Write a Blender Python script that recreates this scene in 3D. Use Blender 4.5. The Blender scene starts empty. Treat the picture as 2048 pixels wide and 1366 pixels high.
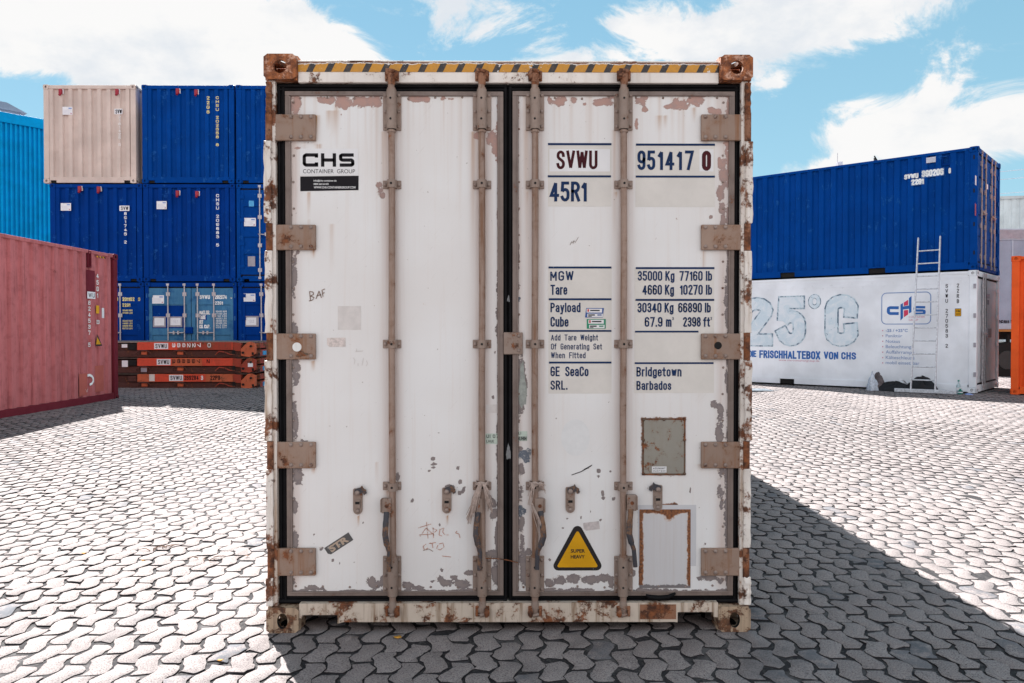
import bpy, math, random
import numpy as np
from mathutils import Vector, Matrix
from math import radians, sin, cos, pi, atan2
random.seed(7)
S = bpy.context.scene
COL = S.collection

# ------------------------------------------------------------------ camera
CX, CY, CZ, YAW, PITCH, ROLL, FPX = -0.01286, -3.90304, 1.52303, -0.00723, -0.01479, -0.00021, 1560.0
_f = Vector((-sin(YAW)*cos(PITCH), cos(YAW)*cos(PITCH), sin(PITCH)))
_r0 = Vector((cos(YAW), sin(YAW), 0)); _u0 = _r0.cross(_f)
_r = cos(ROLL)*_r0 + sin(ROLL)*_u0; _u = -sin(ROLL)*_r0 + cos(ROLL)*_u0
CAM = Vector((CX, CY, CZ))
cam = bpy.data.cameras.new('camera'); cam.sensor_fit = 'HORIZONTAL'; cam.sensor_width = 36
cam.lens = FPX/2048*36; cam.clip_end = 2000; cam.clip_start = 0.05
camo = bpy.data.objects.new('camera', cam); COL.objects.link(camo)
camo.matrix_world = Matrix(((_r.x, _u.x, -_f.x, CX), (_r.y, _u.y, -_f.y, CY), (_r.z, _u.z, -_f.z, CZ), (0, 0, 0, 1)))
S.camera = camo

# ------------------------------------------------------------------ sun, sky, exposure
SUNV = Vector((-0.47, 0.885, 1.0)).normalized()          # direction towards the sun
SUN_EL = math.asin(SUNV.z); SUN_AZ = atan2(SUNV.x, SUNV.y)
SUN_STRENGTH, SKY_STRENGTH, EXPOSURE = 5.0, 0.063, 1.85
sl = bpy.data.lights.new('sun', 'SUN'); sl.energy = SUN_STRENGTH; sl.angle = radians(0.5); sl.color = (1.0, 0.985, 0.965)
so = bpy.data.objects.new('sun', sl); COL.objects.link(so)
so.rotation_euler = (-SUNV).to_track_quat('-Z', 'Y').to_euler(); so.location = (-20, 30, 40)
S.view_settings.view_transform = 'Standard'; S.view_settings.look = 'None'
S.view_settings.exposure = EXPOSURE; S.view_settings.gamma = 1.0


class NT:
    """small helper for node trees: n(type, {input: value or socket}, property=value)"""
    def __init__(s, tree): s.t = tree; tree.nodes.clear()
    def n(s, typ, ins=None, **props):
        nd = s.t.nodes.new(typ)
        for k, v in props.items(): setattr(nd, k, v)
        for k, v in (ins or {}).items():
            sk = nd.inputs[k]
            if isinstance(v, bpy.types.NodeSocket): s.t.links.new(v, sk)
            else: sk.default_value = v
        return nd
    def math(s, op, a, b=0.0, c=None, clamp=False):
        ins = {0: a, 1: b}
        if c is not None: ins[2] = c
        return s.n('ShaderNodeMath', ins, operation=op, use_clamp=clamp).outputs[0]
    def mix(s, fac, a, b, blend='MIX'):
        nd = s.n('ShaderNodeMix', {}, data_type='RGBA', blend_type=blend, clamp_factor=True)
        for k, v in ((0, fac), (6, a), (7, b)):
            if isinstance(v, bpy.types.NodeSocket): s.t.links.new(v, nd.inputs[k])
            else: nd.inputs[k].default_value = (tuple(v)+(1,))[:4] if k else v
        return nd.outputs[2]
    def ramp(s, v, a, b, lo=0.0, hi=1.0, smooth=True):
        return s.n('ShaderNodeMapRange', {0: v, 1: a, 2: b, 3: lo, 4: hi},
                   interpolation_type='SMOOTHSTEP' if smooth else 'LINEAR').outputs[0]
    def noise(s, vec, scale, detail=5, rough=0.6, dist=0.0):
        return s.n('ShaderNodeTexNoise', {'Vector': vec, 'Scale': scale, 'Detail': detail, 'Roughness': rough, 'Distortion': dist}).outputs[0]
    def scale(s, vec, xyz):
        return s.n('ShaderNodeVectorMath', {0: vec, 1: xyz}, operation='MULTIPLY').outputs[0]


world = bpy.data.worlds.new('World'); S.world = world; world.use_nodes = True


def build_world():
    w = NT(world.node_tree)
    tc = w.n('ShaderNodeTexCoord').outputs['Generated']
    sky = w.n('ShaderNodeTexSky', sky_type='NISHITA', sun_disc=False, sun_elevation=SUN_EL, sun_rotation=SUN_AZ,
              air_density=1.0, dust_density=0.0, ozone_density=2.2, altitude=100).outputs[0]
    sp = w.n('ShaderNodeSeparateXYZ', {0: tc}).outputs
    # azimuth and elevation of the direction
    az = w.math('ARCTAN2', sp[0], sp[1]); el = w.math('ARCSINE', sp[2])
    zz = w.math('MULTIPLY', sp[2], 1.7)
    v = w.n('ShaderNodeCombineXYZ', {0: sp[0], 1: sp[1], 2: zz}).outputs[0]
    big = w.noise(v, 3.1, 3, 0.5)
    fine = w.noise(v, 7.5, 12, 0.66, 0.55)
    f = w.math('ADD', w.math('MULTIPLY', w.math('SUBTRACT', big, 0.5), 0.8), w.math('MULTIPLY', w.math('SUBTRACT', fine, 0.5), 4.0))
    tot = None
    for (a, e, ra, re, k) in CLOUDS:
        da = w.math('DIVIDE', w.math('SUBTRACT', az, a), ra); de = w.math('DIVIDE', w.math('SUBTRACT', el, e), re)
        d = w.math('ADD', w.math('MULTIPLY', da, da), w.math('MULTIPLY', de, de))
        g = w.math('MULTIPLY', w.math('EXPONENT', w.math('MULTIPLY', d, -1.0)), k)
        tot = g if tot is None else w.math('ADD', tot, g)
    # outside the band that the blobs describe the clouds come from the noise alone
    front = w.math('MULTIPLY', w.ramp(w.math('ABSOLUTE', az), 0.75, 1.1, 1, 0), w.ramp(el, 0.42, 0.6, 1, 0))
    # bright cloud bank added behind the camera to light walls, the zenith mostly clear
    rear_fill = w.math('MULTIPLY', w.ramp(sp[1], 0.25, -0.45), w.ramp(el, 0.95, 0.55))
    bias = w.math('ADD', w.ramp(front, 0, 1, 0.0, -0.30), w.math('MULTIPLY', rear_fill, 0.45))
    m = w.math('ADD', w.math('ADD', f, tot), bias)
    mask = w.ramp(m, -0.14, 0.42)
    thick = w.ramp(m, 0.02, 0.45)
    shade = w.noise(v, 5.0, 6, 0.6)
    ccol = w.mix(w.ramp(shade, 0.46, 0.66), CLOUD_HI, CLOUD_LO)
    ccol = w.mix(thick, CLOUD_THIN, ccol)
    ccol = w.mix(rear_fill, ccol, REAR_FILL_CLOUD)
    sc = w.n('ShaderNodeVectorMath', {0: sky, 3: SKY_STRENGTH}, operation='SCALE').outputs[0]
    sc = w.mix(0.85, sc, w.mix(w.ramp(el, 0.02, 0.55), SKY_LOW, SKY_HIGH))
    out = w.mix(w.math('MULTIPLY', mask, 0.97), sc, ccol)
    bg = w.n('ShaderNodeBackground', {0: out, 1: 1.0}).outputs[0]
    w.n('ShaderNodeOutputWorld', {0: bg})


SKY_LOW, SKY_HIGH = (0.096, 0.176, 0.205), (0.066, 0.142, 0.188)
CLOUD_HI, CLOUD_LO, CLOUD_THIN, REAR_FILL_CLOUD = (0.272, 0.268, 0.265), (0.215, 0.226, 0.24), (0.20, 0.232, 0.25), (0.445, 0.425, 0.425)


def _ae(px, py):
    d = _f + _r*((px-1024)/FPX) - _u*((py-683)/FPX)
    d.normalize(); return atan2(d.x, d.y), math.asin(d.z)


CLOUDS = []
for (px, py, rx, ry, k) in ((190, 80, 340, 105, 0.80), (60, 20, 300, 80, 0.45), (430, 120, 260, 110, 0.9), (420, 160, 170, 50, 0.75), (600, 130, 150, 66, 0.9), (690, 140, 60, 20, 0.7), (180, 60, 200, 90, 0.5),
                            (700, 100, 48, 28, 0.55), (340, 15, 220, 60, 0.5), (915, 12, 105, 48, 0.66), (1180, 112, 80, 18, 0.52),
                            (1060, 130, 90, 12, 0.34), (1400, 60, 200, 66, 0.80), (1540, 75, 200, 50, 0.66), (1690, 15, 260, 50, 0.60),
                            (1250, 50, 60, 26, 0.42), (1480, 110, 90, 50, 0.40), (1560, 165, 30, 18, 0.46), (1720, 205, 48, 15, 0.42), (1890, 188, 45, 11, 0.42),
                            (1740, 258, 85, 28, 0.55), (1900, 285, 170, 50, 0.72), (2030, 260, 170, 75, 0.74), (1600, 340, 90, 18, 0.46),
                            (60, 190, 90, 30, -0.45), (290, 120, 26, 13, -0.75), (780, 40, 110, 45, -0.30), (240, 165, 40, 12, -0.3)):
    a, e = _ae(px, py); CLOUDS.append((a, e, rx/FPX, ry/FPX, k))
build_world()


# ------------------------------------------------------------------ measuring: where a sight line meets a real plane
def ray(px, py): return _f + _r*((px-1024)/FPX) - _u*((py-683)/FPX)
def hit(px, py, p0, nrm):
    d = ray(px, py); n = Vector(nrm); t = (Vector(p0)-CAM).dot(n)/d.dot(n); return CAM + d*t
def F(px, py, y=0.045):
    p = hit(px, py, (0, y, 0), (0, 1, 0)); return p.x, p.z


def ground_z(x, y):
    dx = max(abs(x)-1.3, 0); dy = max(-y, y-12.3, 0); d = math.hypot(dx, dy) if y > 0 else math.hypot(dx, 0.0)*0.8
    t = min(max((d-0.6)/5.2, 0), 1); t = t*t*(3-2*t)
    k = min(max((y+1.5)/9.0, 0), 1)
    return 0.17*t*k


# ------------------------------------------------------------------ mesh building
class MB:
    def __init__(s): s.v = []; s.f = []; s.m = []; s.sm = []
    def add(s, vs, fs, mi=0, smooth=False):
        o = len(s.v); s.v += [tuple(v) for v in vs]
        for f in fs: s.f.append(tuple(i+o for i in f)); s.m.append(mi); s.sm.append(smooth)
        return s
    def box(s, x0, x1, y0, y1, z0, z1, mi=0):
        vs = [(x, y, z) for x in (x0, x1) for y in (y0, y1) for z in (z0, z1)]
        return s.add(vs, [(0, 1, 3, 2), (4, 6, 7, 5), (0, 4, 5, 1), (2, 3, 7, 6), (0, 2, 6, 4), (1, 5, 7, 3)], mi)
    def quad(s, a, b, c, d, mi=0): return s.add([a, b, c, d], [(0, 1, 2, 3)], mi)
    def cyl(s, p0, p1, r0, r1=None, n=12, mi=0, caps=True):
        p0, p1 = Vector(p0), Vector(p1); r1 = r0 if r1 is None else r1
        ax = (p1-p0).normalized(); a = ax.orthogonal().normalized(); b = ax.cross(a)
        vs = []
        for p, r in ((p0, r0), (p1, r1)):
            vs += [p+(a*cos(2*pi*i/n)+b*sin(2*pi*i/n))*r for i in range(n)]
        s.add(vs, [(i, (i+1) % n, n+(i+1) % n, n+i) for i in range(n)], mi, True)
        if caps:
            s.add(vs[:n], [tuple(range(n-1, -1, -1))], mi); s.add(vs[n:], [tuple(range(n))], mi)
        return s
    def tube(s, pts, r, n=8, mi=0, flat=1.0, ref=(0, 1, 0)):
        pts = [Vector(p) for p in pts]; rings = []
        rr = r if isinstance(r, (list, tuple)) else [r]*len(pts)
        for i, p in enumerate(pts):
            t = (pts[min(i+1, len(pts)-1)]-pts[max(i-1, 0)]).normalized()
            a = t.cross(Vector(ref)); a = a.normalized() if a.length > 1e-4 else t.orthogonal().normalized()
            b = t.cross(a)
            rings.append([p+a*rr[i]*cos(2*pi*k/n)+b*rr[i]*flat*sin(2*pi*k/n) for k in range(n)])
        vs = [v for rg in rings for v in rg]
        fs = [(i*n+k, i*n+(k+1) % n, (i+1)*n+(k+1) % n, (i+1)*n+k) for i in range(len(pts)-1) for k in range(n)]
        s.add(vs, fs, mi, True)
        s.add(rings[0], [tuple(range(n-1, -1, -1))], mi); s.add(rings[-1], [tuple(range(n))], mi)
        return s
    def prism(s, poly, y0, y1, mi=0, fr=None):
        """poly in (x,z), extruded along y"""
        n = len(poly)
        vs = [(x, y0, z) for x, z in poly]+[(x, y1, z) for x, z in poly]
        if fr: vs = [fr(v) for v in vs]
        s.add(vs, [tuple(range(n)), tuple(range(2*n-1, n-1, -1))], mi)
        s.add(vs, [(i, i+n, (i+1) % n+n, (i+1) % n) for i in range(n)], mi)
        return s
    def dome(s, c, r, ax=(0, -1, 0), h=0.6, n=10, mi=0):
        c = Vector(c); ax = Vector(ax).normalized(); a = ax.orthogonal().normalized(); b = ax.cross(a)
        vs = []
        for k, (rr, hh) in enumerate(((1, 0), (0.95, 0.45), (0.6, 0.9), (0.0, 1.0))):
            if rr == 0: vs.append(c+ax*r*h)
            else: vs += [c+(a*cos(2*pi*i/n)+b*sin(2*pi*i/n))*r*rr+ax*r*h*hh for i in range(n)]
        fs = [(k*n+i, k*n+(i+1) % n, (k+1)*n+(i+1) % n, (k+1)*n+i) for k in range(2) for i in range(n)]
        fs += [(2*n+i, 2*n+(i+1) % n, 3*n) for i in range(n)]
        return s.add(vs, fs, mi, True)
    def ball(s, c, r, sc=(1, 1, 1), n=12, m=8, mi=0):
        vs = []
        for j in range(m+1):
            t = pi*j/m
            for i in range(n):
                p = 2*pi*i/n; vs.append((c[0]+r*sc[0]*sin(t)*cos(p), c[1]+r*sc[1]*sin(t)*sin(p), c[2]+r*sc[2]*cos(t)))
        fs = [(j*n+i, j*n+(i+1) % n, (j+1)*n+(i+1) % n, (j+1)*n+i) for j in range(m) for i in range(n)]
        return s.add(vs, fs, mi, True)
    def holed(s, c, U, V, Nn, w, h, t, hole, mi=0, mi_in=None, n=24):
        """plate w x h x t centred on c (outer face), spanned by U,V, outward normal N, with an oval hole (hw,hh,ou,ov)"""
        c, U, V, Nn = Vector(c), Vector(U), Vector(V), Vector(Nn); hw, hh, ou, ov = hole
        mi_in = mi if mi_in is None else mi_in
        outer, inner = [], []
        for i in range(n):
            a = 2*pi*i/n+pi/n; ca, sa = cos(a), sin(a); k = 1/max(abs(ca), abs(sa))
            outer.append((w/2*ca*k, h/2*sa*k))
            e = 3.0; q = (abs(ca)**e+abs(sa)**e)**(-1/e) if False else 1
            inner.append((ou+hw/2*ca*q, ov+hh/2*sa*q))
        P = lambda uv, d: c+U*uv[0]+V*uv[1]-Nn*d
        vs = [P(o, 0) for o in outer]+[P(o, 0) for o in inner]+[P(o, t) for o in inner]+[P(o, t) for o in outer]
        for k, q in ((0, 0), (1, 1), (2, 0), (3, 0)):
            s.add(vs, [(k*n+i, ((k+1) % 4)*n+i, ((k+1) % 4)*n+(i+1) % n, k*n+(i+1) % n) for i in range(n)], mi_in if k == 1 else mi)
        return s
    def build(s, name, mats, parent=None, bevel=0, smooth=False):
        me = bpy.data.meshes.new(name); me.from_pydata(s.v, [], s.f)
        for m in (mats if isinstance(mats, (list, tuple)) else [mats]): me.materials.append(m)
        me.polygons.foreach_set('material_index', s.m)
        me.polygons.foreach_set('use_smooth', [bool(x or smooth) for x in s.sm])
        me.update()
        o = bpy.data.objects.new(name, me); COL.objects.link(o)
        if parent: o.parent = parent
        if bevel:
            b = o.modifiers.new('bevel', 'BEVEL'); b.width = bevel; b.segments = 2; b.limit_method = 'ANGLE'; b.angle_limit = radians(40)
        return o


def tag(o, label=None, cat=None, group=None, kind=None):
    for k, v in (('label', label), ('category', cat), ('group', group), ('kind', kind)):
        if v: o[k] = v
    return o
def empty(name, loc, rz=0.0, label=None, cat=None, group=None):
    o = bpy.data.objects.new(name, None); COL.objects.link(o); o.location = loc; o.rotation_euler = (0, 0, rz)
    o.empty_display_size = 0.2
    return tag(o, label, cat, group)
def copy_tree(o, parent=None):
    c = o.copy(); COL.objects.link(c); c.parent = parent
    for ch in [x for x in o.children]: copy_tree(ch, c)
    return c


# ------------------------------------------------------------------ lettering
_font_cache = {}
def glyphs(txt, offset=0.0):
    key = (txt, offset)
    if key not in _font_cache:
        cu = bpy.data.curves.new('tmp', 'FONT'); cu.body = txt; cu.size = 1; cu.offset = offset; cu.resolution_u = 4
        ob = bpy.data.objects.new('tmp', cu); COL.objects.link(ob)
        dg = bpy.context.evaluated_depsgraph_get(); dg.update()
        me = ob.evaluated_get(dg).to_mesh()
        V = [(v.co.x, v.co.y) for v in me.vertices]; P = [tuple(p.vertices) for p in me.polygons]
        ob.evaluated_get(dg).to_mesh_clear(); bpy.data.objects.remove(ob); bpy.data.curves.remove(cu)
        _font_cache[key] = (V, P)
    return _font_cache[key]
CAP = None
def text_mb(mb, txt, o, U, V, w, h, mi=0, offset=0.012):
    """text whose ink is w wide and whose capitals are h tall; o = lower left corner on the baseline"""
    global CAP
    if CAP is None: CAP = max(v[1] for v in glyphs('H')[0])
    vs, fs = glyphs(txt, offset)
    if not vs: return mb
    x0 = min(v[0] for v in vs); x1 = max(v[0] for v in vs)
    o, U, V = Vector(o), Vector(U), Vector(V); kx = w/(x1-x0); ky = h/(CAP+2*offset)
    return mb.add([o+U*((x-x0)*kx)+V*((y+offset)*ky) for x, y in vs], fs, mi)
def _arc(cx, cy, rx, ry, a0, a1, n=7):
    return [(cx+rx*cos(radians(a0+(a1-a0)*i/n)), cy+ry*sin(radians(a0+(a1-a0)*i/n))) for i in range(n+1)]
_A = _arc
_oval = lambda cx, cy, rx, ry: _A(cx, cy, rx, ry, 90, 450, 16)
_stad = lambda y0, y1: _A(.2, y1-.2, .2, .2, 0, 180)+_A(.2, y0+.2, .2, .2, 180, 360)+[(.4, y1-.2)]
_nine = [(x, y) for x, y in ()]
GL = {
 'A': [[(0, 0), (.22, 1), (.44, 0)], [(.07, .3), (.37, .3)]], 'B': [[(0, .53), (.2, .53)]+_A(.2, .765, .19, .235, -90, 90)+[(0, 1), (0, 0), (.2, 0)]+_A(.2, .265, .2, .265, -90, 90)],
 'C': [_A(.2, .8, .2, .2, -18, 180)+_A(.2, .2, .2, .2, 180, 378)], 'D': [[(0, 0), (0, 1), (.16, 1)]+_A(.16, .76, .24, .24, 90, 0)+_A(.16, .24, .24, .24, 0, -90)+[(0, 0)]],
 'E': [[(.36, 1), (0, 1), (0, 0), (.36, 0)], [(0, .52), (.32, .52)]], 'F': [[(.36, 1), (0, 1), (0, 0)], [(0, .52), (.32, .52)]],
 'G': [_A(.2, .8, .2, .2, -5, 180)+_A(.2, .2, .2, .2, 180, 360)+[(.4, .47), (.22, .47)]], 'H': [[(0, 0), (0, 1)], [(.4, 0), (.4, 1)], [(0, .52), (.4, .52)]],
 'I': [[(0, 0), (0, 1)]], 'J': [[(.34, 1), (.34, .2)]+_A(.17, .2, .17, .2, 0, -165)], 'K': [[(0, 0), (0, 1)], [(.4, 1), (0, .42)], [(.13, .6), (.42, 0)]], 'L': [[(0, 1), (0, 0), (.34, 0)]],
 'M': [[(0, 0), (0, 1), (.24, .25), (.48, 1), (.48, 0)]], 'N': [[(0, 0), (0, 1), (.4, 0), (.4, 1)]], 'O': [_stad(0, 1)], 'P': [[(0, 0), (0, 1), (.2, 1)]+_A(.2, .75, .2, .25, 90, -90)+[(0, .5)]],
 'Q': [_stad(0, 1), [(.26, .2), (.42, -.03)]], 'R': [[(0, 0), (0, 1), (.2, 1)]+_A(.2, .76, .2, .24, 90, -90)+[(0, .52)], [(.2, .52), (.41, 0)]],
 'S': [_A(.2, .79, .19, .21, -5, 180)+[(.02, .68), (.08, .6), (.32, .43), (.385, .34)]+_A(.2, .22, .2, .22, 5, -178)], 'T': [[(0, 1), (.44, 1)], [(.22, 1), (.22, 0)]],
 'U': [[(0, 1), (0, .2)]+_A(.2, .2, .2, .2, 180, 360)+[(.4, 1)]], 'V': [[(0, 1), (.21, 0), (.42, 1)]], 'W': [[(0, 1), (.14, 0), (.3, 1), (.46, 0), (.6, 1)]],
 'X': [[(0, 0), (.42, 1)], [(0, 1), (.42, 0)]], 'Y': [[(0, 1), (.21, .45), (.42, 1)], [(.21, .45), (.21, 0)]], 'Z': [[(0, 1), (.38, 1), (0, 0), (.38, 0)]],
 '0': [_stad(0, 1)], '1': [[(0, .78), (.15, 1), (.15, 0)]], '2': [_A(.2, .8, .2, .2, 170, -25)+[(0, 0), (.4, 0)]],
 '3': [_A(.2, .77, .19, .23, 165, -90)+[(.12, .54)], [(.2, .54)]+_A(.2, .27, .2, .27, 90, -165)], '4': [[(.3, 0), (.3, 1), (0, .27), (.43, .27)]],
 '5': [[(.37, 1), (.04, 1), (.01, .5)]+_A(.2, .42, .2, .2, 150, 0)+_A(.2, .22, .2, .22, 0, -165)], '6': [_A(.2, .8, .2, .2, 15, 180)+_A(.2, .2, .2, .2, 180, 360)+_A(.2, .4, .2, .2, 0, 170)],
 '7': [[(0, 1), (.4, 1), (.14, 0)]], '8': [_oval(.2, .77, .18, .23), _oval(.2, .27, .2, .27)], '9': [_A(.2, .2, .2, .2, 195, 360)+_A(.2, .8, .2, .2, 0, 180)+_A(.2, .6, .2, .2, 180, 350)],
 'a': [_A(.17, .55, .17, .17, 165, 0)+[(.34, 0)], _oval(.17, .2, .17, .2)], 'b': [[(0, 1), (0, 0)], _A(.17, .52, .17, .2, 180, 0)+_A(.17, .2, .17, .2, 0, -180)], 'c': [_A(.16, .53, .16, .19, 0, 180)+_A(.16, .19, .16, .19, 180, 360)],
 'd': [[(.34, 1), (.34, 0)], _A(.17, .52, .17, .2, 0, 180)+_A(.17, .2, .17, .2, 180, 360)], 'e': [[(0, .37), (.34, .37)]+_A(.17, .53, .17, .19, 0, 180)+_A(.17, .19, .17, .19, 180, 345)], 'f': [_A(.2, .83, .13, .17, 70, 180)+[(.07, 0)], [(-.06, .7), (.2, .7)]],
 'g': [_A(.17, .52, .17, .2, 0, 180)+_A(.17, .2, .17, .2, 180, 360), [(.34, .72), (.34, -.1)]+_A(.17, -.1, .17, .15, 0, -160)], 'h': [[(0, 1), (0, 0)], [(0, .5)]+_A(.17, .53, .17, .19, 180, 0)+[(.34, 0)]], 'i': [[(0, 0), (0, .7)], [(0, .88), (0, 1)]],
 'k': [[(0, 0), (0, 1)], [(.3, .7), (0, .28)], [(.1, .42), (.32, 0)]], 'l': [[(0, 0), (0, 1)]], 'm': [[(0, .72), (0, 0)], [(0, .5)]+_A(.13, .56, .13, .16, 180, 0)+[(.26, 0)], [(.26, .5)]+_A(.39, .56, .13, .16, 180, 0)+[(.52, 0)]],
 'n': [[(0, .72), (0, 0)], [(0, .5)]+_A(.17, .53, .17, .19, 180, 0)+[(.34, 0)]], 'o': [_A(.17, .53, .17, .19, 0, 180)+_A(.17, .19, .17, .19, 180, 360)+[(.34, .53)]], 'p': [[(0, .72), (0, -.25)], _A(.17, .52, .17, .2, 180, 0)+_A(.17, .2, .17, .2, 0, -180)],
 'r': [[(0, .72), (0, 0)], [(0, .5)]+_A(.16, .55, .16, .17, 180, 80)], 's': [_A(.15, .55, .14, .17, 0, 180)+[(.06, .42), (.24, .32)]+_A(.15, .17, .15, .17, 20, -178)], 't': [[(.09, .95), (.09, .15)]+_A(.2, .14, .11, .14, 180, 280), [(-.06, .7), (.22, .7)]],
 'u': [[(0, .72), (0, .19)]+_A(.17, .19, .17, .19, 180, 360)+[(.34, .72)], [(.34, .2), (.34, 0)]], 'w': [[(0, .72), (.12, 0), (.24, .72), (.36, 0), (.48, .72)]], 'y': [[(0, .72), (.17, .05)], [(.34, .72), (.12, -.25), (.0, -.25)]],
 'z': [[(0, .72), (.3, .72), (0, 0), (.3, 0)]], '.': [[(0, 0), (0, .05)]], '-': [[(0, .42), (.2, .42)]], '/': [[(0, 0), (.25, 1)]], '+': [[(0, .42), (.3, .42)], [(.15, .27), (.15, .57)]]}
def ribbon(mb, P, t, mapf, mi=0, dz=0.0):
    """one mitred strip along P (2D), so that a letter stroke has no overlapping faces"""
    P = [p for i, p in enumerate(P) if i == 0 or math.hypot(p[0]-P[i-1][0], p[1]-P[i-1][1]) > 1e-6]
    for i in range(1, len(P)-1):      # a sharp corner: two strips that overlap a little, one a hair higher
        a, b, c = P[i-1], P[i], P[i+1]; u = (b[0]-a[0], b[1]-a[1]); v = (c[0]-b[0], c[1]-b[1]); lu, lv = math.hypot(*u), math.hypot(*v)
        if (u[0]*v[0]+u[1]*v[1])/(lu*lv) < -0.35:
            q = 0.0; ribbon(mb, P[:i+1], t, mapf, mi, dz); ribbon(mb, P[i:], t, mapf, mi, dz+0.00005); return mb
    closed = len(P) > 3 and math.hypot(P[0][0]-P[-1][0], P[0][1]-P[-1][1]) < 1e-5
    if closed: P = P[:-1]
    n = len(P); vs = []
    for i in range(n):
        a = P[i-1] if (closed or i > 0) else None; b = P[(i+1) % n] if (closed or i < n-1) else None; p = P[i]
        def nr(u, v):
            d = math.hypot(v[0]-u[0], v[1]-u[1]) or 1e-9; return (-(v[1]-u[1])/d, (v[0]-u[0])/d)
        if a and b:
            n1, n2 = nr(a, p), nr(p, b); m = (n1[0]+n2[0], n1[1]+n2[1]); q = m[0]*m[0]+m[1]*m[1]
            k = min(2/q if q > 1e-6 else 3, 2.2 if q < 0.9 else 9); m = (m[0]*k, m[1]*k)
        else: m = nr(a, p) if a else nr(p, b)
        vs += [mapf(p[0]+m[0]*t/2, p[1]+m[1]*t/2, dz), mapf(p[0]-m[0]*t/2, p[1]-m[1]*t/2, dz)]
    fs = [(2*i, 2*i+1, 2*((i+1) % n)+1, 2*((i+1) % n)) for i in range(n if closed else n-1)]
    return mb.add(vs, fs, mi)
def din_mb(mb, txt, o, U, V, w, h, mi=0, thick=0.145, N=None):
    """condensed stencil-like lettering: ink w wide, capitals h tall, o = lower left of the ink"""
    o, U, V = Vector(o), Vector(U), Vector(V); N = Vector(N) if N else U.cross(V)
    x = 0.0; st = []
    for ch in txt:
        if ch == ' ': x += 0.34; continue
        base = {'ä': 'a', 'ü': 'u', 'ö': 'o', '°': 'o'}.get(ch, ch); g = GL.get(base)
        if g is None: continue
        g = [list(p) for p in g]
        if ch in 'äü': g += [[(.05, .9), (.05, .98)], [(.29, .9), (.29, .98)]]
        if ch == '°': g = [_oval(.1, .9, .1, .1)]
        w_ = max(p[0] for s_ in g for p in s_)
        st += [[(x+a, b) for a, b in s_] for s_ in g]; x += w_+0.30
    if not st: return mb
    x0 = min(p[0] for s_ in st for p in s_); x1 = max(p[0] for s_ in st for p in s_); t = thick*h
    kx = (w-t)/(x1-x0) if x1 > x0 else 0; ky = h-t
    for i, s_ in enumerate(st):
        P = [(t/2+(a-x0)*kx, t/2+b*ky) for a, b in s_]
        # straight ends reach the full cap height
        def ext(p, q):
            d = math.hypot(p[0]-q[0], p[1]-q[1]) or 1e-9; return (p[0]+(p[0]-q[0])/d*t/2, p[1]+(p[1]-q[1])/d*t/2)
        if math.hypot(P[0][0]-P[-1][0], P[0][1]-P[-1][1]) > 1e-6: P[0], P[-1] = ext(P[0], P[1]), ext(P[-1], P[-2])
        ribbon(mb, P, t, lambda a, b, d: o+U*a+V*b+N*d, mi, 0.00006*(i % 3))
    return mb
def stroke(mb, pts, w, fr, mi=0, closed=False, n=10):
    """flat ribbon of width w along 2D pts, round joins; fr maps (u,v) to 3D"""
    pts = list(pts)+([pts[0]] if closed else [])
    for (a, b) in zip(pts[:-1], pts[1:]):
        d = math.hypot(b[0]-a[0], b[1]-a[1]) or 1e-6; nx, ny = -(b[1]-a[1])/d*w/2, (b[0]-a[0])/d*w/2
        mb.add([fr(a[0]+nx, a[1]+ny), fr(a[0]-nx, a[1]-ny), fr(b[0]-nx, b[1]-ny), fr(b[0]+nx, b[1]+ny)], [(0, 1, 2, 3)], mi)
    return mb


# ------------------------------------------------------------------ materials
def new_mat(name):
    m = bpy.data.materials.new(name); m.use_nodes = True; return m, NT(m.node_tree)
def finish(w, col, rough=0.5, metal=0.0, bump=None, bstr=0.3, bdist=0.002, spec=0.5):
    ins = {'Base Color': col if isinstance(col, bpy.types.NodeSocket) else (tuple(col)+(1,))[:4], 'Roughness': rough, 'Metallic': metal, 'Specular IOR Level': spec}
    if bump is not None:
        ins['Normal'] = w.n('ShaderNodeBump', {'Height': bump, 'Strength': bstr, 'Distance': bdist}).outputs[0]
    b = w.n('ShaderNodeBsdfPrincipled', ins)
    w.n('ShaderNodeOutputMaterial', {0: b.outputs[0]})
def plain(name, col, rough=0.5, metal=0.0, var=0.12, scale=8, spec=0.4):
    m, w = new_mat(name); tc = w.n('ShaderNodeTexCoord').outputs['Object']
    n = w.noise(tc, scale, 6, 0.65)
    c = w.mix(w.ramp(n, 0.3, 0.7), [x*(1-var) for x in col], [min(x*(1+var), 1) for x in col])
    finish(w, c, rough, metal, n, 0.08, spec=spec); return m
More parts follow.
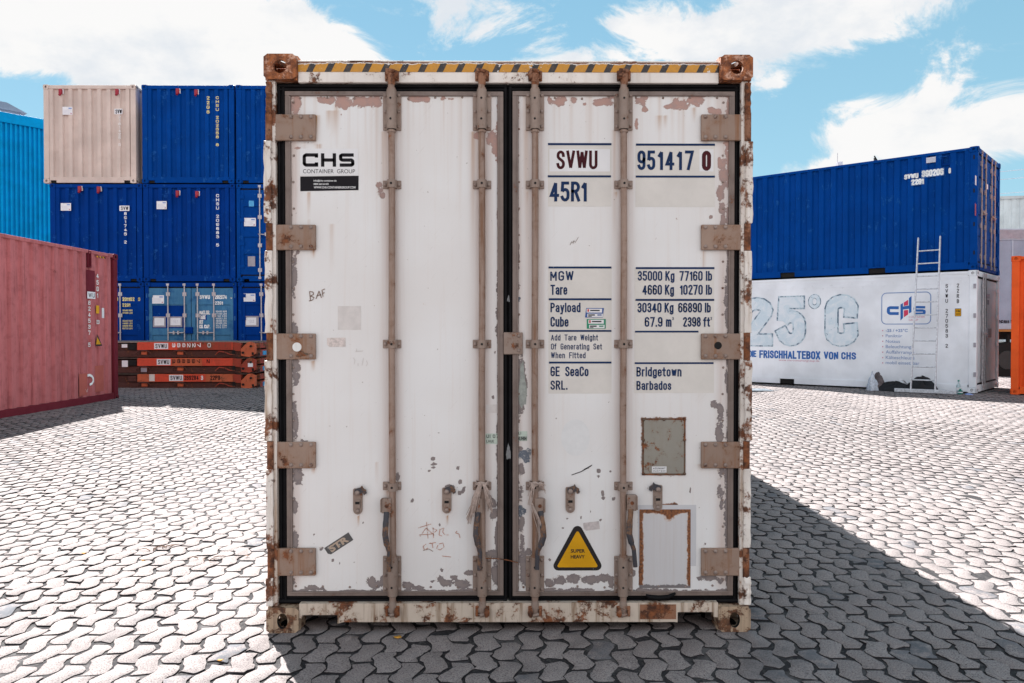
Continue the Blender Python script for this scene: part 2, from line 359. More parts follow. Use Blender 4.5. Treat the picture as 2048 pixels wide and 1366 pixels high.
def worn(name, col, rust=0.35, scale=7, rough=0.5, streak=0.35, dirt=(0.10, 0.085, 0.07), dirt_amt=0.35, rcol=None, metal=0.0, chips=0.0, chipcol=(0.3, 0.25, 0.24), spec=0.4):
    """paint that has faded, got dirty in vertical runs and rusts in patches"""
    rcol = rcol or ((0.055, 0.022, 0.013), (0.26, 0.085, 0.03))
    m, w = new_mat(name); tc = w.n('ShaderNodeTexCoord').outputs['Object']
    big = w.noise(tc, 1.3, 4, 0.5); mid = w.noise(tc, scale, 8, 0.68, 0.3); fine = w.noise(tc, scale*9, 5, 0.7)
    st = w.noise(w.scale(tc, (26, 26, 1.2)), 1.0, 6, 0.65)
    c = w.mix(w.ramp(big, 0.3, 0.7), [x*0.88 for x in col], [min(x*1.08, 1) for x in col])
    c = w.mix(w.math('MULTIPLY', w.ramp(st, 0.48, 0.78), streak*dirt_amt*2), c, dirt)
    c = w.mix(w.math('MULTIPLY', w.ramp(mid, 0.45, 0.75), dirt_amt), c, dirt)
    if chips:
        cm = w.ramp(w.math('ADD', w.math('MULTIPLY', mid, 0.7), w.math('MULTIPLY', fine, 0.35)), 0.62-chips*0.2, 0.635-chips*0.2)
        c = w.mix(cm, c, chipcol)
    rm = w.ramp(w.math('ADD', w.math('MULTIPLY', mid, 0.75), w.math('MULTIPLY', fine, 0.25)), 0.66-rust*0.32, 0.72-rust*0.32)
    if rust <= 0: rm = 0.0
    rc = w.mix(w.ramp(w.noise(tc, scale*2.5, 6, 0.7), 0.35, 0.68), rcol[0], rcol[1])
    if rust > 0: c = w.mix(rm, c, rc)
    ro = w.ramp(mid, 0.3, 0.7, rough-0.08, min(rough+0.2, 1))
    finish(w, c, ro, metal, w.math('ADD', mid, w.math('MULTIPLY', fine, 0.4)), 0.25, 0.003, spec=spec)
    return m


M = {}
M['black_rubber'] = plain('black_rubber', (0.0055, 0.005, 0.006), 0.6, 0, 0.35, 12, 0.12)
M['dark'] = plain('dark_cavity', (0.008, 0.007, 0.007), 0.9)
M['trim'] = worn('dirty_aluminium', (0.215, 0.165, 0.145), 0.16, 9, 0.55, 0.6, (0.12, 0.085, 0.07), 0.55, metal=0.15)
M['hinge'] = worn('weathered_steel', (0.29, 0.20, 0.155), 0.32, 9, 0.6, 0.8, (0.23, 0.105, 0.05), 0.9, metal=0.15)
M['hinge_rusty'] = worn('rusted_steel', (0.27, 0.125, 0.07), 0.72, 9, 0.75, 0.4, (0.12, 0.05, 0.03), 0.5)
M['bar'] = worn('galvanised_bar', (0.29, 0.205, 0.165), 0.24, 14, 0.5, 1.0, (0.19, 0.10, 0.06), 0.9, metal=0.2)
M['bracket'] = worn('galvanised_bracket', (0.28, 0.21, 0.175), 0.30, 14, 0.55, 0.5, (0.2, 0.115, 0.075), 0.5, metal=0.2)
M['bolt'] = worn('bolt_steel', (0.30, 0.23, 0.20), 0.3, 30, 0.55, 0.2, (0.14, 0.08, 0.055), 0.5, metal=0.3)
M['handle'] = worn('handle_steel', (0.05, 0.05, 0.06), 0.50, 12, 0.5, 0.4, (0.17, 0.09, 0.05), 0.5, metal=0.3, rcol=((0.10, 0.05, 0.03), (0.24, 0.13, 0.075)))
M['post'] = worn('white_post_paint', (0.72, 0.66, 0.61), 0.50, 6, 0.5, 0.8, (0.33, 0.20, 0.11), 0.6)
M['header'] = worn('white_header_paint', (0.76, 0.70, 0.65), 0.36, 6, 0.5, 0.5, (0.38, 0.27, 0.19), 0.35)
M['casting_low'] = worn('dirty_low_casting', (0.40, 0.29, 0.20), 0.56, 12, 0.7, 0.8, (0.11, 0.065, 0.045), 0.9, rcol=((0.05, 0.024, 0.016), (0.20, 0.085, 0.04)))
M['sill'] = worn('white_sill_paint', (0.58, 0.485, 0.40), 0.44, 9, 0.55, 1.0, (0.20, 0.115, 0.06), 0.75)
M['casting'] = worn('rusty_casting', (0.52, 0.29, 0.20), 0.70, 11, 0.7, 0.6, (0.22, 0.085, 0.045), 0.75, rcol=((0.10, 0.032, 0.016), (0.40, 0.13, 0.042)))
M['body_white'] = worn('white_side_paint', (0.74, 0.73, 0.71), 0.06, 5, 0.5, 0.5, (0.4, 0.35, 0.3), 0.3)


def patch_paint(name):
    """door paint: vertex attributes say where it has peeled to primer, where it is stained and where it rusts"""
    m, w = new_mat(name); tc = w.n('ShaderNodeTexCoord').outputs['Object']
    at = lambda a: w.n('ShaderNodeAttribute', {}, attribute_name=a).outputs['Fac']
    big = w.noise(tc, 1.6, 4, 0.5); mid = w.noise(tc, 22, 8, 0.66, 0.4); fine = w.noise(tc, 85, 5, 0.7)
    st = w.noise(w.scale(tc, (60, 60, 1.5)), 1.0, 5, 0.6)
    c = w.mix(w.ramp(big, 0.35, 0.65), (0.69, 0.662, 0.648), (0.72, 0.705, 0.70))
    c = w.mix(w.math('MULTIPLY', w.ramp(st, 0.5, 0.75), 0.16), c, (0.58, 0.46, 0.39))
    c = w.mix(w.math('MULTIPLY', at('stain'), w.ramp(st, 0.22, 0.55, 0.35, 2.0), clamp=True), c, (0.40, 0.20, 0.085))
    c = w.mix(w.math('MULTIPLY', at('grime'), w.ramp(w.math('ADD', w.math('MULTIPLY', big, 0.6), w.math('MULTIPLY', st, 0.4)), 0.3, 0.62, 0.6, 1.7), clamp=True), c, (0.44, 0.295, 0.24))
    sp = w.ramp(w.noise(tc, 48, 3, 0.5), 0.735, 0.75)
    c = w.mix(w.math('MULTIPLY', sp, 0.7), c, (0.26, 0.2, 0.17))
    k = w.math('ADD', at('peel'), w.math('ADD', w.math('MULTIPLY', w.math('SUBTRACT', mid, 0.5), 2.1), w.math('MULTIPLY', w.math('SUBTRACT', fine, 0.5), 0.6)))
    pm = w.ramp(k, 0.49, 0.52); rim = w.ramp(k, 0.42, 0.48)
    prim = w.mix(at('tone'), (0.16, 0.145, 0.15), (0.40, 0.255, 0.225))
    prim = w.mix(w.ramp(w.noise(tc, 30, 6, 0.7), 0.35, 0.7), prim, w.mix(0.35, prim, (0.30, 0.24, 0.22)))
    c = w.mix(w.math('MULTIPLY', rim, 0.35), c, (0.70, 0.58, 0.48))
    prim = w.mix(w.ramp(k, 0.72, 0.80, 0, 0.55), prim, w.mix(at('tone'), (0.23, 0.20, 0.19), (0.46, 0.27, 0.22)))
    scr = w.ramp(w.noise(w.scale(w.n('ShaderNodeVectorRotate', {'Vector': tc, 'Angle': 0.9}, rotation_type='Y_AXIS').outputs[0], (9, 9, 260)), 1.0, 3, 0.5), 0.70, 0.74, 0, 0.30)
    c = w.mix(scr, c, (0.42, 0.36, 0.33))
    c = w.mix(pm, c, prim)
    rk = w.math('ADD', at('rust'), w.math('ADD', w.math('MULTIPLY', w.math('SUBTRACT', mid, 0.5), 0.9), w.math('MULTIPLY', w.math('SUBTRACT', fine, 0.5), 0.5)))
    rc = w.mix(w.ramp(fine, 0.35, 0.65), (0.07, 0.025, 0.012), (0.27, 0.10, 0.035))
    c = w.mix(w.ramp(rk, 0.30, 0.55), c, rc)
    h = w.math('SUBTRACT', w.math('MULTIPLY', fine, 0.08), pm)
    h = w.math('ADD', h, w.math('MULTIPLY', w.noise(tc, 2.3, 2, 0.4), 3.0))
    finish(w, c, w.ramp(pm, 0, 1, 0.42, 0.8), 0, h, 0.5, 0.006)
    return m


M['door_paint'] = patch_paint('door_paint')

# ------------------------------------------------------------------ the big reefer container in the foreground
W_, L_, H_ = 2.438, 12.192, 2.896
XF = W_/2


def casting(mb, x0, x1, y0, y1, z0, z1, front, side, top, mi=0, mid=1, hz=0.0):
    """hollow corner casting: thick plates with oval holes. front/side/top: direction signs (y, x, z) of the holed faces"""
    cx, cy, cz = (x0+x1)/2, (y0+y1)/2, (z0+z1)/2; w, d, h = x1-x0, y1-y0, z1-z0; t = min(0.022, h*0.2)
    for sgn in (-1, 1):
        y = y0 if sgn < 0 else y1
        hole = (w*0.40, h*0.54, 0, hz) if top > 0 else (w*0.33, h*0.62, 0, hz)
        if sgn == front: mb.holed((cx, y, cz), (1, 0, 0), (0, 0, 1), (0, sgn, 0), w, h, t, hole, mi, mid)
        else: mb.box(x0+t*0.9, x1-t*0.9, min(y, y-sgn*t), max(y, y-sgn*t), z0+t*0.9, z1-t*0.9, mi)
        x = x0 if sgn < 0 else x1
        if sgn == side: mb.holed((x, cy, cz), (0, 1, 0), (0, 0, 1), (sgn, 0, 0), d-2*t*0.98, h-2*t*0.98, t, (d*0.4, h*0.42, 0, hz), mi, mid)
        else: mb.box(min(x, x-sgn*t), max(x, x-sgn*t), y0+t, y1-t, z0+t, z1-t, mi)
        z = z0 if sgn < 0 else z1
        if sgn == top: mb.holed((cx, cy, z), (1, 0, 0), (0, 1, 0), (0, 0, sgn), w-0.001, d-2*t, t, (w*0.36, d*0.62, 0, 0), mi, mid)
        else: mb.box(x0+0.0005, x1-0.0005, y0+t, y1-t, min(z, z-sgn*t), max(z, z-sgn*t), mi)
    return mb


def bolts(mb, pts, r=0.0085, y=0.03, mi=0):
    for x, z in pts: mb.dome((x, y, z), r, (0, -1, 0), 0.75, 9, mi)


hero = empty('shipping_container', (0, 0, 0), 0, 'large weathered white container with rusty hinges, peeling paint and closed double doors, filling the foreground', 'container')


def bounds(px0, py0, px1, py1, y):
    x0, z1 = F(px0, py0, y); x1, z0 = F(px1, py1, y); return x0, x1, z0, z1


# castings
for sx in (-1, 1):
    x0, x1 = (-XF, -XF+0.162) if sx < 0 else (XF-0.162, XF)
    casting(MB(), x0, x1, 0, 0.178, H_-0.125, H_, -1, sx, 1).build('corner_casting', [M['casting'], M['hinge_rusty']], hero, 0.006)
    casting(MB(), x0, x1, 0, 0.178, 0.0, 0.128, -1, sx, -1, hz=-0.003).build('corner_casting', [M['casting_low'], M['dark']], hero, 0.006)
    casting(MB(), x0, x1, L_-0.178, L_, H_-0.125, H_, 1, sx, 1).build('corner_casting', [M['casting'], M['hinge_rusty']], hero)
    casting(MB(), x0, x1, L_-0.178, L_, 0.0, 0.128, 1, sx, -1).build('corner_casting', [M['casting_low'], M['dark']], hero)
    # front post: a recessed inner web and, outside it, the broken guard strip; lugs carry the hinges
    mb = MB(); xi = -XF+0.018 if sx < 0 else XF-0.018
    xe = sx*(XF-0.051)
    mb.box(min(xi, xe), max(xi, xe), 0.022, 0.15, 0.128, H_-0.125)
    post = mb.build('corner_post', M['post'], hero, 0.004)
    segs = ((163, 226, 0.012, 'hinge_rusty'), (281, 446, 0.0, 'post'), (501, 666, 0.003, 'post'), (721, 882, 0.0, 'post'), (939, 1098, 0.004, 'post'), (1156, 1212, 0.001, 'post'))
    for k, (pa, pb, jut, mt) in enumerate(segs):
        za = F(1016, pa, 0.0)[1]; zb = F(1016, pb, 0.0)[1]
        mb = MB(); xo = sx*(XF+0.004-jut); xin = sx*(XF-0.036+(0.004 if k % 2 else 0))
        lo, hi = min(xo, xin), max(xo, xin)
        # slightly wavy battered strip
        N = 9; rings = []
        for i in range(N+1):
            z = za+(zb-za)*i/N; q = 0.0022*sin(i*2.3+k*1.7+sx); p = 0.0025*sin(i*1.7+k*2.9)
            rings.append([(lo+q, 0.004+p, z), (hi+q, 0.004+p, z), (hi+q, 0.05, z), (lo+q, 0.05, z)])
        vs = [v for r in rings for v in r]
        mb.add(vs, [(i*4+j, i*4+(j+1) % 4, i*4+4+(j+1) % 4, i*4+4+j) for i in range(N) for j in range(4)]+[(3, 2, 1, 0), (N*4, N*4+1, N*4+2, N*4+3)])
        mb.build('post_guard', M[mt], post, 0.004)
    mb = MB(); xi = sx*XF; xe = sx*(XF-0.15)
    mb.box(min(xi, xe), max(xi, xe), L_-0.12, L_-0.004, 0.128, H_-0.125); mb.build('corner_post', M['post'], hero)

# header over the doors, with hazard stripes
x0, x1, zb, zt = bounds(596, 121, 1442, 166.5, 0.03)
mb = MB(); mb.box(-XF+0.163, XF-0.163, 0.03, 0.16, zb, zt-0.004); mb.box(-XF+0.163, XF-0.163, 0.024, 0.16, zt-0.008, zt)
header = mb.build('door_header', M['header'], hero, 0.004)


def hazard_mat():
    m, w = new_mat('hazard_paint'); tc = w.n('ShaderNodeTexCoord').outputs['Object']
    sp = w.n('ShaderNodeSeparateXYZ', {0: tc}).outputs
    u = w.math('FRACT', w.math('DIVIDE', w.math('ADD', w.math('SUBTRACT', sp[0], w.math('MULTIPLY', sp[2], 0.50)), 10.0), 0.0932))
    blk = w.math('MULTIPLY', w.ramp(u, 0.28, 0.30), w.ramp(u, 0.635, 0.655, 1, 0))
    mid = w.noise(tc, 13, 8, 0.7, 0.5); fine = w.noise(tc, 60, 5, 0.7)
    c = w.mix(blk, (0.56, 0.25, 0.018), (0.02, 0.02, 0.024))
    c = w.mix(w.ramp(fine, 0.4, 0.75, 0, 0.35), c, (0.24, 0.13, 0.06))
    k = w.math('ADD', w.math('MULTIPLY', mid, 0.75), w.math('MULTIPLY', fine, 0.25))
    edge = w.ramp(sp[2], zt-0.024, zt-0.008, 0, 0.24)
    ex = w.ramp(w.math('ABSOLUTE', sp[0]), 0.85, 1.06, 0, 0.10); edge = w.math('ADD', edge, ex)
    k = w.math('ADD', k, edge)
    c = w.mix(w.ramp(k, 0.60, 0.615), c, (0.70, 0.66, 0.62))
    c = w.mix(w.ramp(k, 0.66, 0.72), c, (0.20, 0.075, 0.035))
    finish(w, c, 0.55, 0, k, 0.25); return m
x0, x1, z0, z1 = bounds(600, 124.5, 1441, 145.5, 0.03)
MB().box(-XF+0.1645, XF-0.1645, 0.0275, 0.0297, z0, zt-0.0085).build('hazard_strip', hazard_mat(), header)

# sill with fork pockets
zs1 = F(1016, 1206, 0.012)[1]; zs0 = F(1016, 1243, 0.012)[1]
pl0, pl1 = F(604, 1230, 0.012), F(675, 1230, 0.012); pr0, pr1 = F(1355, 1224, 0.012), F(1427, 1224, 0.012)
zn = pl0[1]
poly = [(-XF+0.163, zs1), (XF-0.163, zs1), (XF-0.163, zs0+0.02), (pr1[0], zs0+0.02), (pr1[0], zn+0.01), (pr0[0], zn+0.01), (pr0[0], zs0-0.006), (pr0[0]-0.02, zs0-0.004),
        (pl1[0]+0.03, zs0), (pl1[0], zs0-0.008), (pl1[0], zn), (pl0[0], zn), (pl0[0], zs0+0.02), (-XF+0.163, zs0+0.02)]
poly = poly[::-1]
mb = MB(); mb.prism(poly, 0.010, 0.14)
sill = mb.build('door_sill', M['sill'], hero, 0.003)
# box of the body
mb = MB()
mb.box(-XF+0.012, -XF+0.07, 0.15, L_-0.13, 0.17, H_-0.07); mb.box(XF-0.07, XF-0.012, 0.15, L_-0.13, 0.17, H_-0.07)
for k in range(24):
    y = 0.5+k*0.48
    for s in (-1, 1): mb.box(s*(XF-0.012)-0.004, s*(XF-0.012)+0.004, y, y+0.05, 0.2, H_-0.1)
mb.build('side_wall', M['body_white'], hero)
mb = MB(); mb.box(-XF+0.071, XF-0.071, 0.165, L_-0.13, H_-0.09, H_-0.024); mb.build('roof', M['body_white'], hero)
mb = MB(); mb.box(-XF+0.15, XF-0.15, L_-0.10, L_-0.02, 0.1, H_-0.1); mb.box(-0.8, 0.8, L_-0.02, L_, 1.3, 2.5); mb.build('machinery_end', M['body_white'], hero)
mb = MB()
for s in (-1, 1): mb.box(s*XF-(0.05 if s > 0 else -0.006), s*XF-(0.006 if s > 0 else -0.05), 0.18, L_-0.18, 0.03, 0.168); mb.box(s*XF-(0.05 if s > 0 else -0.006), s*XF-(0.006 if s > 0 else -0.05), 0.18, L_-0.18, H_-0.068, H_-0.012)
mb.build('side_rail', M['sill'], hero)
mb = MB(); mb.box(-XF+0.06, XF-0.06, 0.16, L_-0.15, 0.10, 0.16)
for k in range(20): mb.box(-XF+0.06, XF-0.06, 0.5+k*0.58, 0.56+k*0.58, 0.05, 0.0995)
mb.build('underframe', M['hinge_rusty'], hero)
mb = MB(); mb.box(-XF+0.075, XF-0.075, 0.105, 0.15, 0.135, H_-0.13); mb.build('door_bulkhead', M['dark'], hero)


def smooth_noise(t, seed):
    return (sin(t*3.1+seed)+sin(t*7.3+seed*2.1)*0.7+sin(t*17.0+seed*3.7)*0.5+sin(t*41+seed*5.1)*0.3)/2.5


def door_skin(name, box_px, peel, stains, rusts, grimes, edge, parent, y=0.045):
    x0, x1, z0, z1 = bounds(*box_px, y); st = 0.008
    nx, nz = int((x1-x0)/st), int((z1-z0)/st)
    X, Z = np.meshgrid(np.linspace(x0, x1, nx+1), np.linspace(z0, z1, nz+1)); X = X.ravel(); Z = Z.ravel()
    # same points in photograph pixels (only used to look up the wear list)
    kx = (F(1100, 700, y)[0]-F(1000, 700, y)[0])/100; kz = (F(1000, 600, y)[1]-F(1000, 700, y)[1])/100
    ox, oz = F(1000, 700, y); PX = 1000+(X-ox)/kx; PY = 700-(Z-oz)/kz
    def blobs(lst):
        a = np.zeros_like(X)
        for b in lst:
            cx, cy, rx, ry = b[:4]; s = b[4] if len(b) > 4 else 0.85
            d = ((PX-cx)/rx)**2+((PY-cy)/ry)**2
            a = np.maximum(a, s*np.clip(1.05-0.62*d, 0, 1))
        return a
    pe = blobs(peel)
    el, er, eb, et = edge
    sn = lambda t, s: (np.sin(t*3.1+s)+np.sin(t*7.3+s*2.1)*0.7+np.sin(t*17+s*3.7)*0.5)/2.2
    for dist, tt, wd, sd in ((PX-box_px[0], Z, el, 1.3), (box_px[2]-PX, Z, er, 2.9), (box_px[3]-PY, X*2, eb, 4.1), (PY-box_px[1], X*2, et, 5.7)):
        wloc = wd*np.clip(0.55+0.75*sn(tt*2.2, sd), 0.02, 2)
        pe = np.maximum(pe, 0.75*np.exp(-(dist/np.maximum(wloc, 0.4))**2))
    stn = np.zeros_like(X)
    for (cx, y0, y1, w, s) in stains:
        t = np.clip((PY-y0)/(y1-y0), 0, 1); inside = (PY >= y0) & (PY <= y1)
        stn = np.maximum(stn, np.where(inside, s*(1-t)**1.2*np.exp(-((PX-cx)/w)**2), 0))
    ru = np.zeros_like(X)
    for b in rusts:
        (ax, ay), (bx, by), w, s = b
        dx, dy = bx-ax, by-ay; l2 = dx*dx+dy*dy+1e-6
        t = np.clip(((PX-ax)*dx+(PY-ay)*dy)/l2, 0, 1); d = np.hypot(PX-ax-t*dx, PY-ay-t*dy)
        ru = np.maximum(ru, s*np.exp(-(d/w)**2))
    gr = np.zeros_like(X)
    for (cx, y0, y1, w, s) in grimes:
        v = np.clip((PY-y0)/40, 0, 1)*np.clip((y1-PY)/40, 0, 1)
        gr = np.maximum(gr, s*v*np.exp(-((PX-cx)/w)**2))
    tone = np.clip((Z-1.75)/0.7, 0.12, 1)
    V = np.stack([X, np.full_like(X, y), Z], 1)
    i = np.arange(nx)[None, :]; j = np.arange(nz)[:, None]; a = (j*(nx+1)+i).ravel()
    Fq = np.stack([a, a+1, a+nx+2, a+nx+1], 1)
    me = bpy.data.meshes.new(name)
    me.vertices.add(len(V)); me.vertices.foreach_set('co', V.ravel())
    me.loops.add(Fq.size); me.loops.foreach_set('vertex_index', Fq.ravel().astype(np.int32))
    me.polygons.add(len(Fq)); me.polygons.foreach_set('loop_start', np.arange(0, Fq.size, 4, dtype=np.int32))
    me.polygons.foreach_set('loop_total', np.full(len(Fq), 4, dtype=np.int32))
    me.update(calc_edges=True); me.validate()
    for nm, arr in (('peel', pe), ('stain', stn), ('rust', ru), ('tone', tone), ('grime', gr)):
        me.attributes.new(nm, 'FLOAT', 'POINT').data.foreach_set('value', arr.astype(np.float32))
    me.materials.append(M['door_paint'])
    o = bpy.data.objects.new(name, me); COL.objects.link(o); o.parent = parent
    sd = o.modifiers.new('thickness', 'SOLIDIFY'); sd.thickness = 0.05; sd.offset = -1
    return o


BARS = {'L': (784, 964), 'R': (1070, 1247)}
PEEL = {
 'L': [(655, 203, 22, 9), (690, 207, 22, 14), (722, 206, 20, 13), (750, 205, 16, 15), (596, 215, 9, 22), (832, 199, 22, 9), (853, 200, 10, 8), (887, 199, 6, 5), (903, 200, 8, 4),
       (995, 290, 12, 34), (998, 255, 8, 20), (985, 278, 16, 16), (955, 272, 8, 10), (761, 378, 8, 16), (766, 392, 6, 8), (590, 560, 7, 40), (592, 520, 5, 20), (590, 665, 8, 32), (593, 740, 10, 32), (590, 840, 8, 40), (596, 950, 12, 34), (588, 1010, 8, 20), (590, 1080, 8, 20), (597, 505, 5, 8),
       (1000, 640, 6, 40, .7), (998, 660, 10, 18), (990, 705, 3, 4), (1003, 560, 5, 30), (986, 795, 3, 5), (997, 860, 5, 30), (985, 1010, 8, 12), (988, 1030, 10, 15), (998, 1075, 10, 45), (985, 1112, 16, 14), (992, 1150, 11, 40), (978, 996, 5, 7),
       (622, 1178, 18, 7), (640, 1180, 12, 5), (742, 1165, 10, 14), (750, 1172, 18, 10), (765, 1162, 6, 12), (815, 1172, 14, 9), (835, 1178, 16, 6), (880, 1160, 9, 10), (896, 1168, 16, 9), (907, 1157, 9, 6), (925, 1170, 18, 12), (938, 1148, 12, 6), (883, 1142, 4, 4), (864, 1165, 6, 3),
       (866, 918, 5, 5), (867, 929, 6, 3), (866, 936, 6, 2.5), (858, 942, 3, 3), (877, 866, 2, 2), (920, 964, 4, 6), (927, 980, 5, 8), (919, 987, 5, 6), (907, 977, 4, 7), (897, 975, 10, 5), (824, 1003, 5, 5), (915, 937, 3, 4), (665, 1122, 4, 5), (679, 1128, 2, 3), (629, 1070, 4, 3), (641, 1098, 6, 6, .75), (612, 883, 7, 4), (605, 881, 4, 3), (795, 955, 4, 10), (879, 1051, 3, 4), (726, 1046, 3, 3), (598, 298, 6, 3), (684, 232, 3, 4, .8)],
 'R': [(1100, 203, 6, 9), (1120, 205, 12, 11), (1128, 200, 8, 7), (1146, 201, 8, 7), (1197, 206, 15, 8), (1215, 204, 16, 10), (1225, 196, 10, 6), (1168, 210, 5, 3), (1280, 204, 14, 9), (1290, 196, 8, 4), (1288, 220, 8, 6), (1333, 215, 9, 4), (1362, 209, 22, 13), (1388, 203, 20, 14), (1350, 215, 14, 9), (1398, 196, 12, 7), (1430, 224, 12, 9), (1422, 221, 10, 7), (1272, 248, 4, 13),
       (1445, 350, 10, 34), (1440, 330, 6, 18), (1440, 385, 9, 22), (1438, 320, 5, 8), (1445, 415, 9, 16), (1446, 440, 7, 18), (1421, 434, 3, 4), (1430, 810, 8, 10), (1442, 830, 8, 28), (1440, 865, 10, 24), (1445, 925, 10, 34), (1442, 990, 8, 18), (1444, 1010, 5, 14), (1404, 1160, 10, 6), (1420, 1158, 20, 9), (1443, 1165, 8, 10),
       (1043, 745, 9, 34, .9), (1046, 770, 9, 40, .9), (1042, 800, 7, 30, .8), (1040, 690, 6, 20, .6), (1042, 940, 8, 16), (1041, 985, 7, 20), (1043, 1045, 7, 30), (1044, 1095, 7, 26), (1047, 1120, 10, 22), (1050, 1150, 12, 30), (1057, 1104, 6, 8), (1040, 900, 6, 12),
       (1120, 1163, 26, 10), (1148, 1160, 16, 11), (1185, 1163, 26, 11), (1210, 1158, 14, 12), (1225, 1168, 10, 14), (1100, 1168, 14, 9), (1268, 1150, 4, 9), (1311, 1168, 20, 4), (1340, 1163, 12, 6), (1375, 1172, 14, 4),
       (1198, 943, 5, 6), (1197, 954, 4, 3), (1222, 944, 3, 4), (1206, 988, 3, 8), (1207, 998, 4, 5), (1228, 999, 4, 4), (1100, 1122, 4, 3), (1134, 1039, 4, 3), (1126, 1058, 3, 3), (1201, 1042, 3, 3), (1178, 936, 2, 2), (1182, 1024, 3, 2.5), (1163, 1037, 2, 3), (1157, 986, 4, 4), (1390, 1088, 5, 4), (1412, 1091, 4, 3), (1377, 967, 2, 2), (1381, 983, 2, 8, .8), (1320, 980, 2, 2)]}
STAIN = {'L': [(633, 232, 300, 7, .75), (640, 290, 330, 5, .4), (672, 225, 285, 8, .35), (660, 225, 270, 5, .3), (620, 385, 440, 3, .4), (665, 450, 560, 4, .2), (675, 210, 300, 4, .3), (590, 165, 560, 4, .3), (716, 1032, 1056, 1.6, .9), (894, 1032, 1054, 1.6, .7), (770, 265, 520, 5, .30), (946, 265, 520, 5, .35), (628, 500, 520, 3, .7), (627, 720, 745, 3, .7), (627, 937, 950, 3, .6), (753, 925, 980, 2, .3), (775, 982, 1000, 4, .4), (620, 440, 540, 2, .15)],
         'R': [(1318, 232, 275, 6, .35), (1329, 232, 262, 4, .35), (1387, 215, 250, 4, .4), (1405, 290, 470, 4, .15), (1408, 502, 640, 3, .28), (1403, 737, 820, 12, .12), (1232, 385, 400, 3, .5), (1054, 385, 430, 2, .3), (1410, 280, 300, 6, .4), (1404, 930, 945, 8, .3), (1290, 300, 420, 18, .08), (1228, 262, 500, 4, .25), (1052, 262, 560, 5, .25)]}
for _k, _x0, _x1 in (('L', 590, 1000), ('R', 1040, 1445)):      # thin runs below the top edge, the brackets and the hinges
    _g = random.Random(17 if _k == 'L' else 23)
    for _ in range(26): STAIN[_k].append((_g.uniform(_x0, _x1), 150, 190+_g.uniform(40, 260), _g.uniform(1.5, 4.5), _g.uniform(0.08, 0.26)))
RUSTL = {'L': [], 'R': [((1280, 1021), (1376, 1019), 3.4, 1.0), ((1324, 1018), (1350, 1016), 9, 1.0), ((1335, 1025), (1336, 1040), 5, .85), ((1279, 1024), (1281, 1172), 2.6, .85), ((1376, 1022), (1379, 1172), 2.6, .85), ((1376, 1030), (1376, 1055), 5, .8), ((1284, 838), (1371, 837), 4.5, .55), ((1285, 838), (1286, 948), 4.0, .55), ((1370, 838), (1368, 950), 4.0, .55), ((1286, 950), (1368, 951), 4, .5), ((1296, 1042), (1310, 1050), 4, .35), ((1353, 438), (1354, 440), 4, .5)]}
GRIME = {'L': [(588, 160, 1200, 14, .35), (800, 1178, 1215, 400, .25), (784, 150, 1200, 17, .42), (964, 150, 1200, 17, .45), (784, 950, 1200, 20, .25), (716, 960, 1060, 18, .18), (893, 960, 1060, 18, .18)],
         'R': [(1447, 160, 1200, 14, .35), (1070, 150, 1200, 17, .42), (1247, 150, 1200, 17, .42), (1140, 950, 1050, 16, .15), (1037, 190, 1180, 14, .25)]}
EDGE = {'L': (12, 5, 6, 6), 'R': (4, 9, 7, 5)}
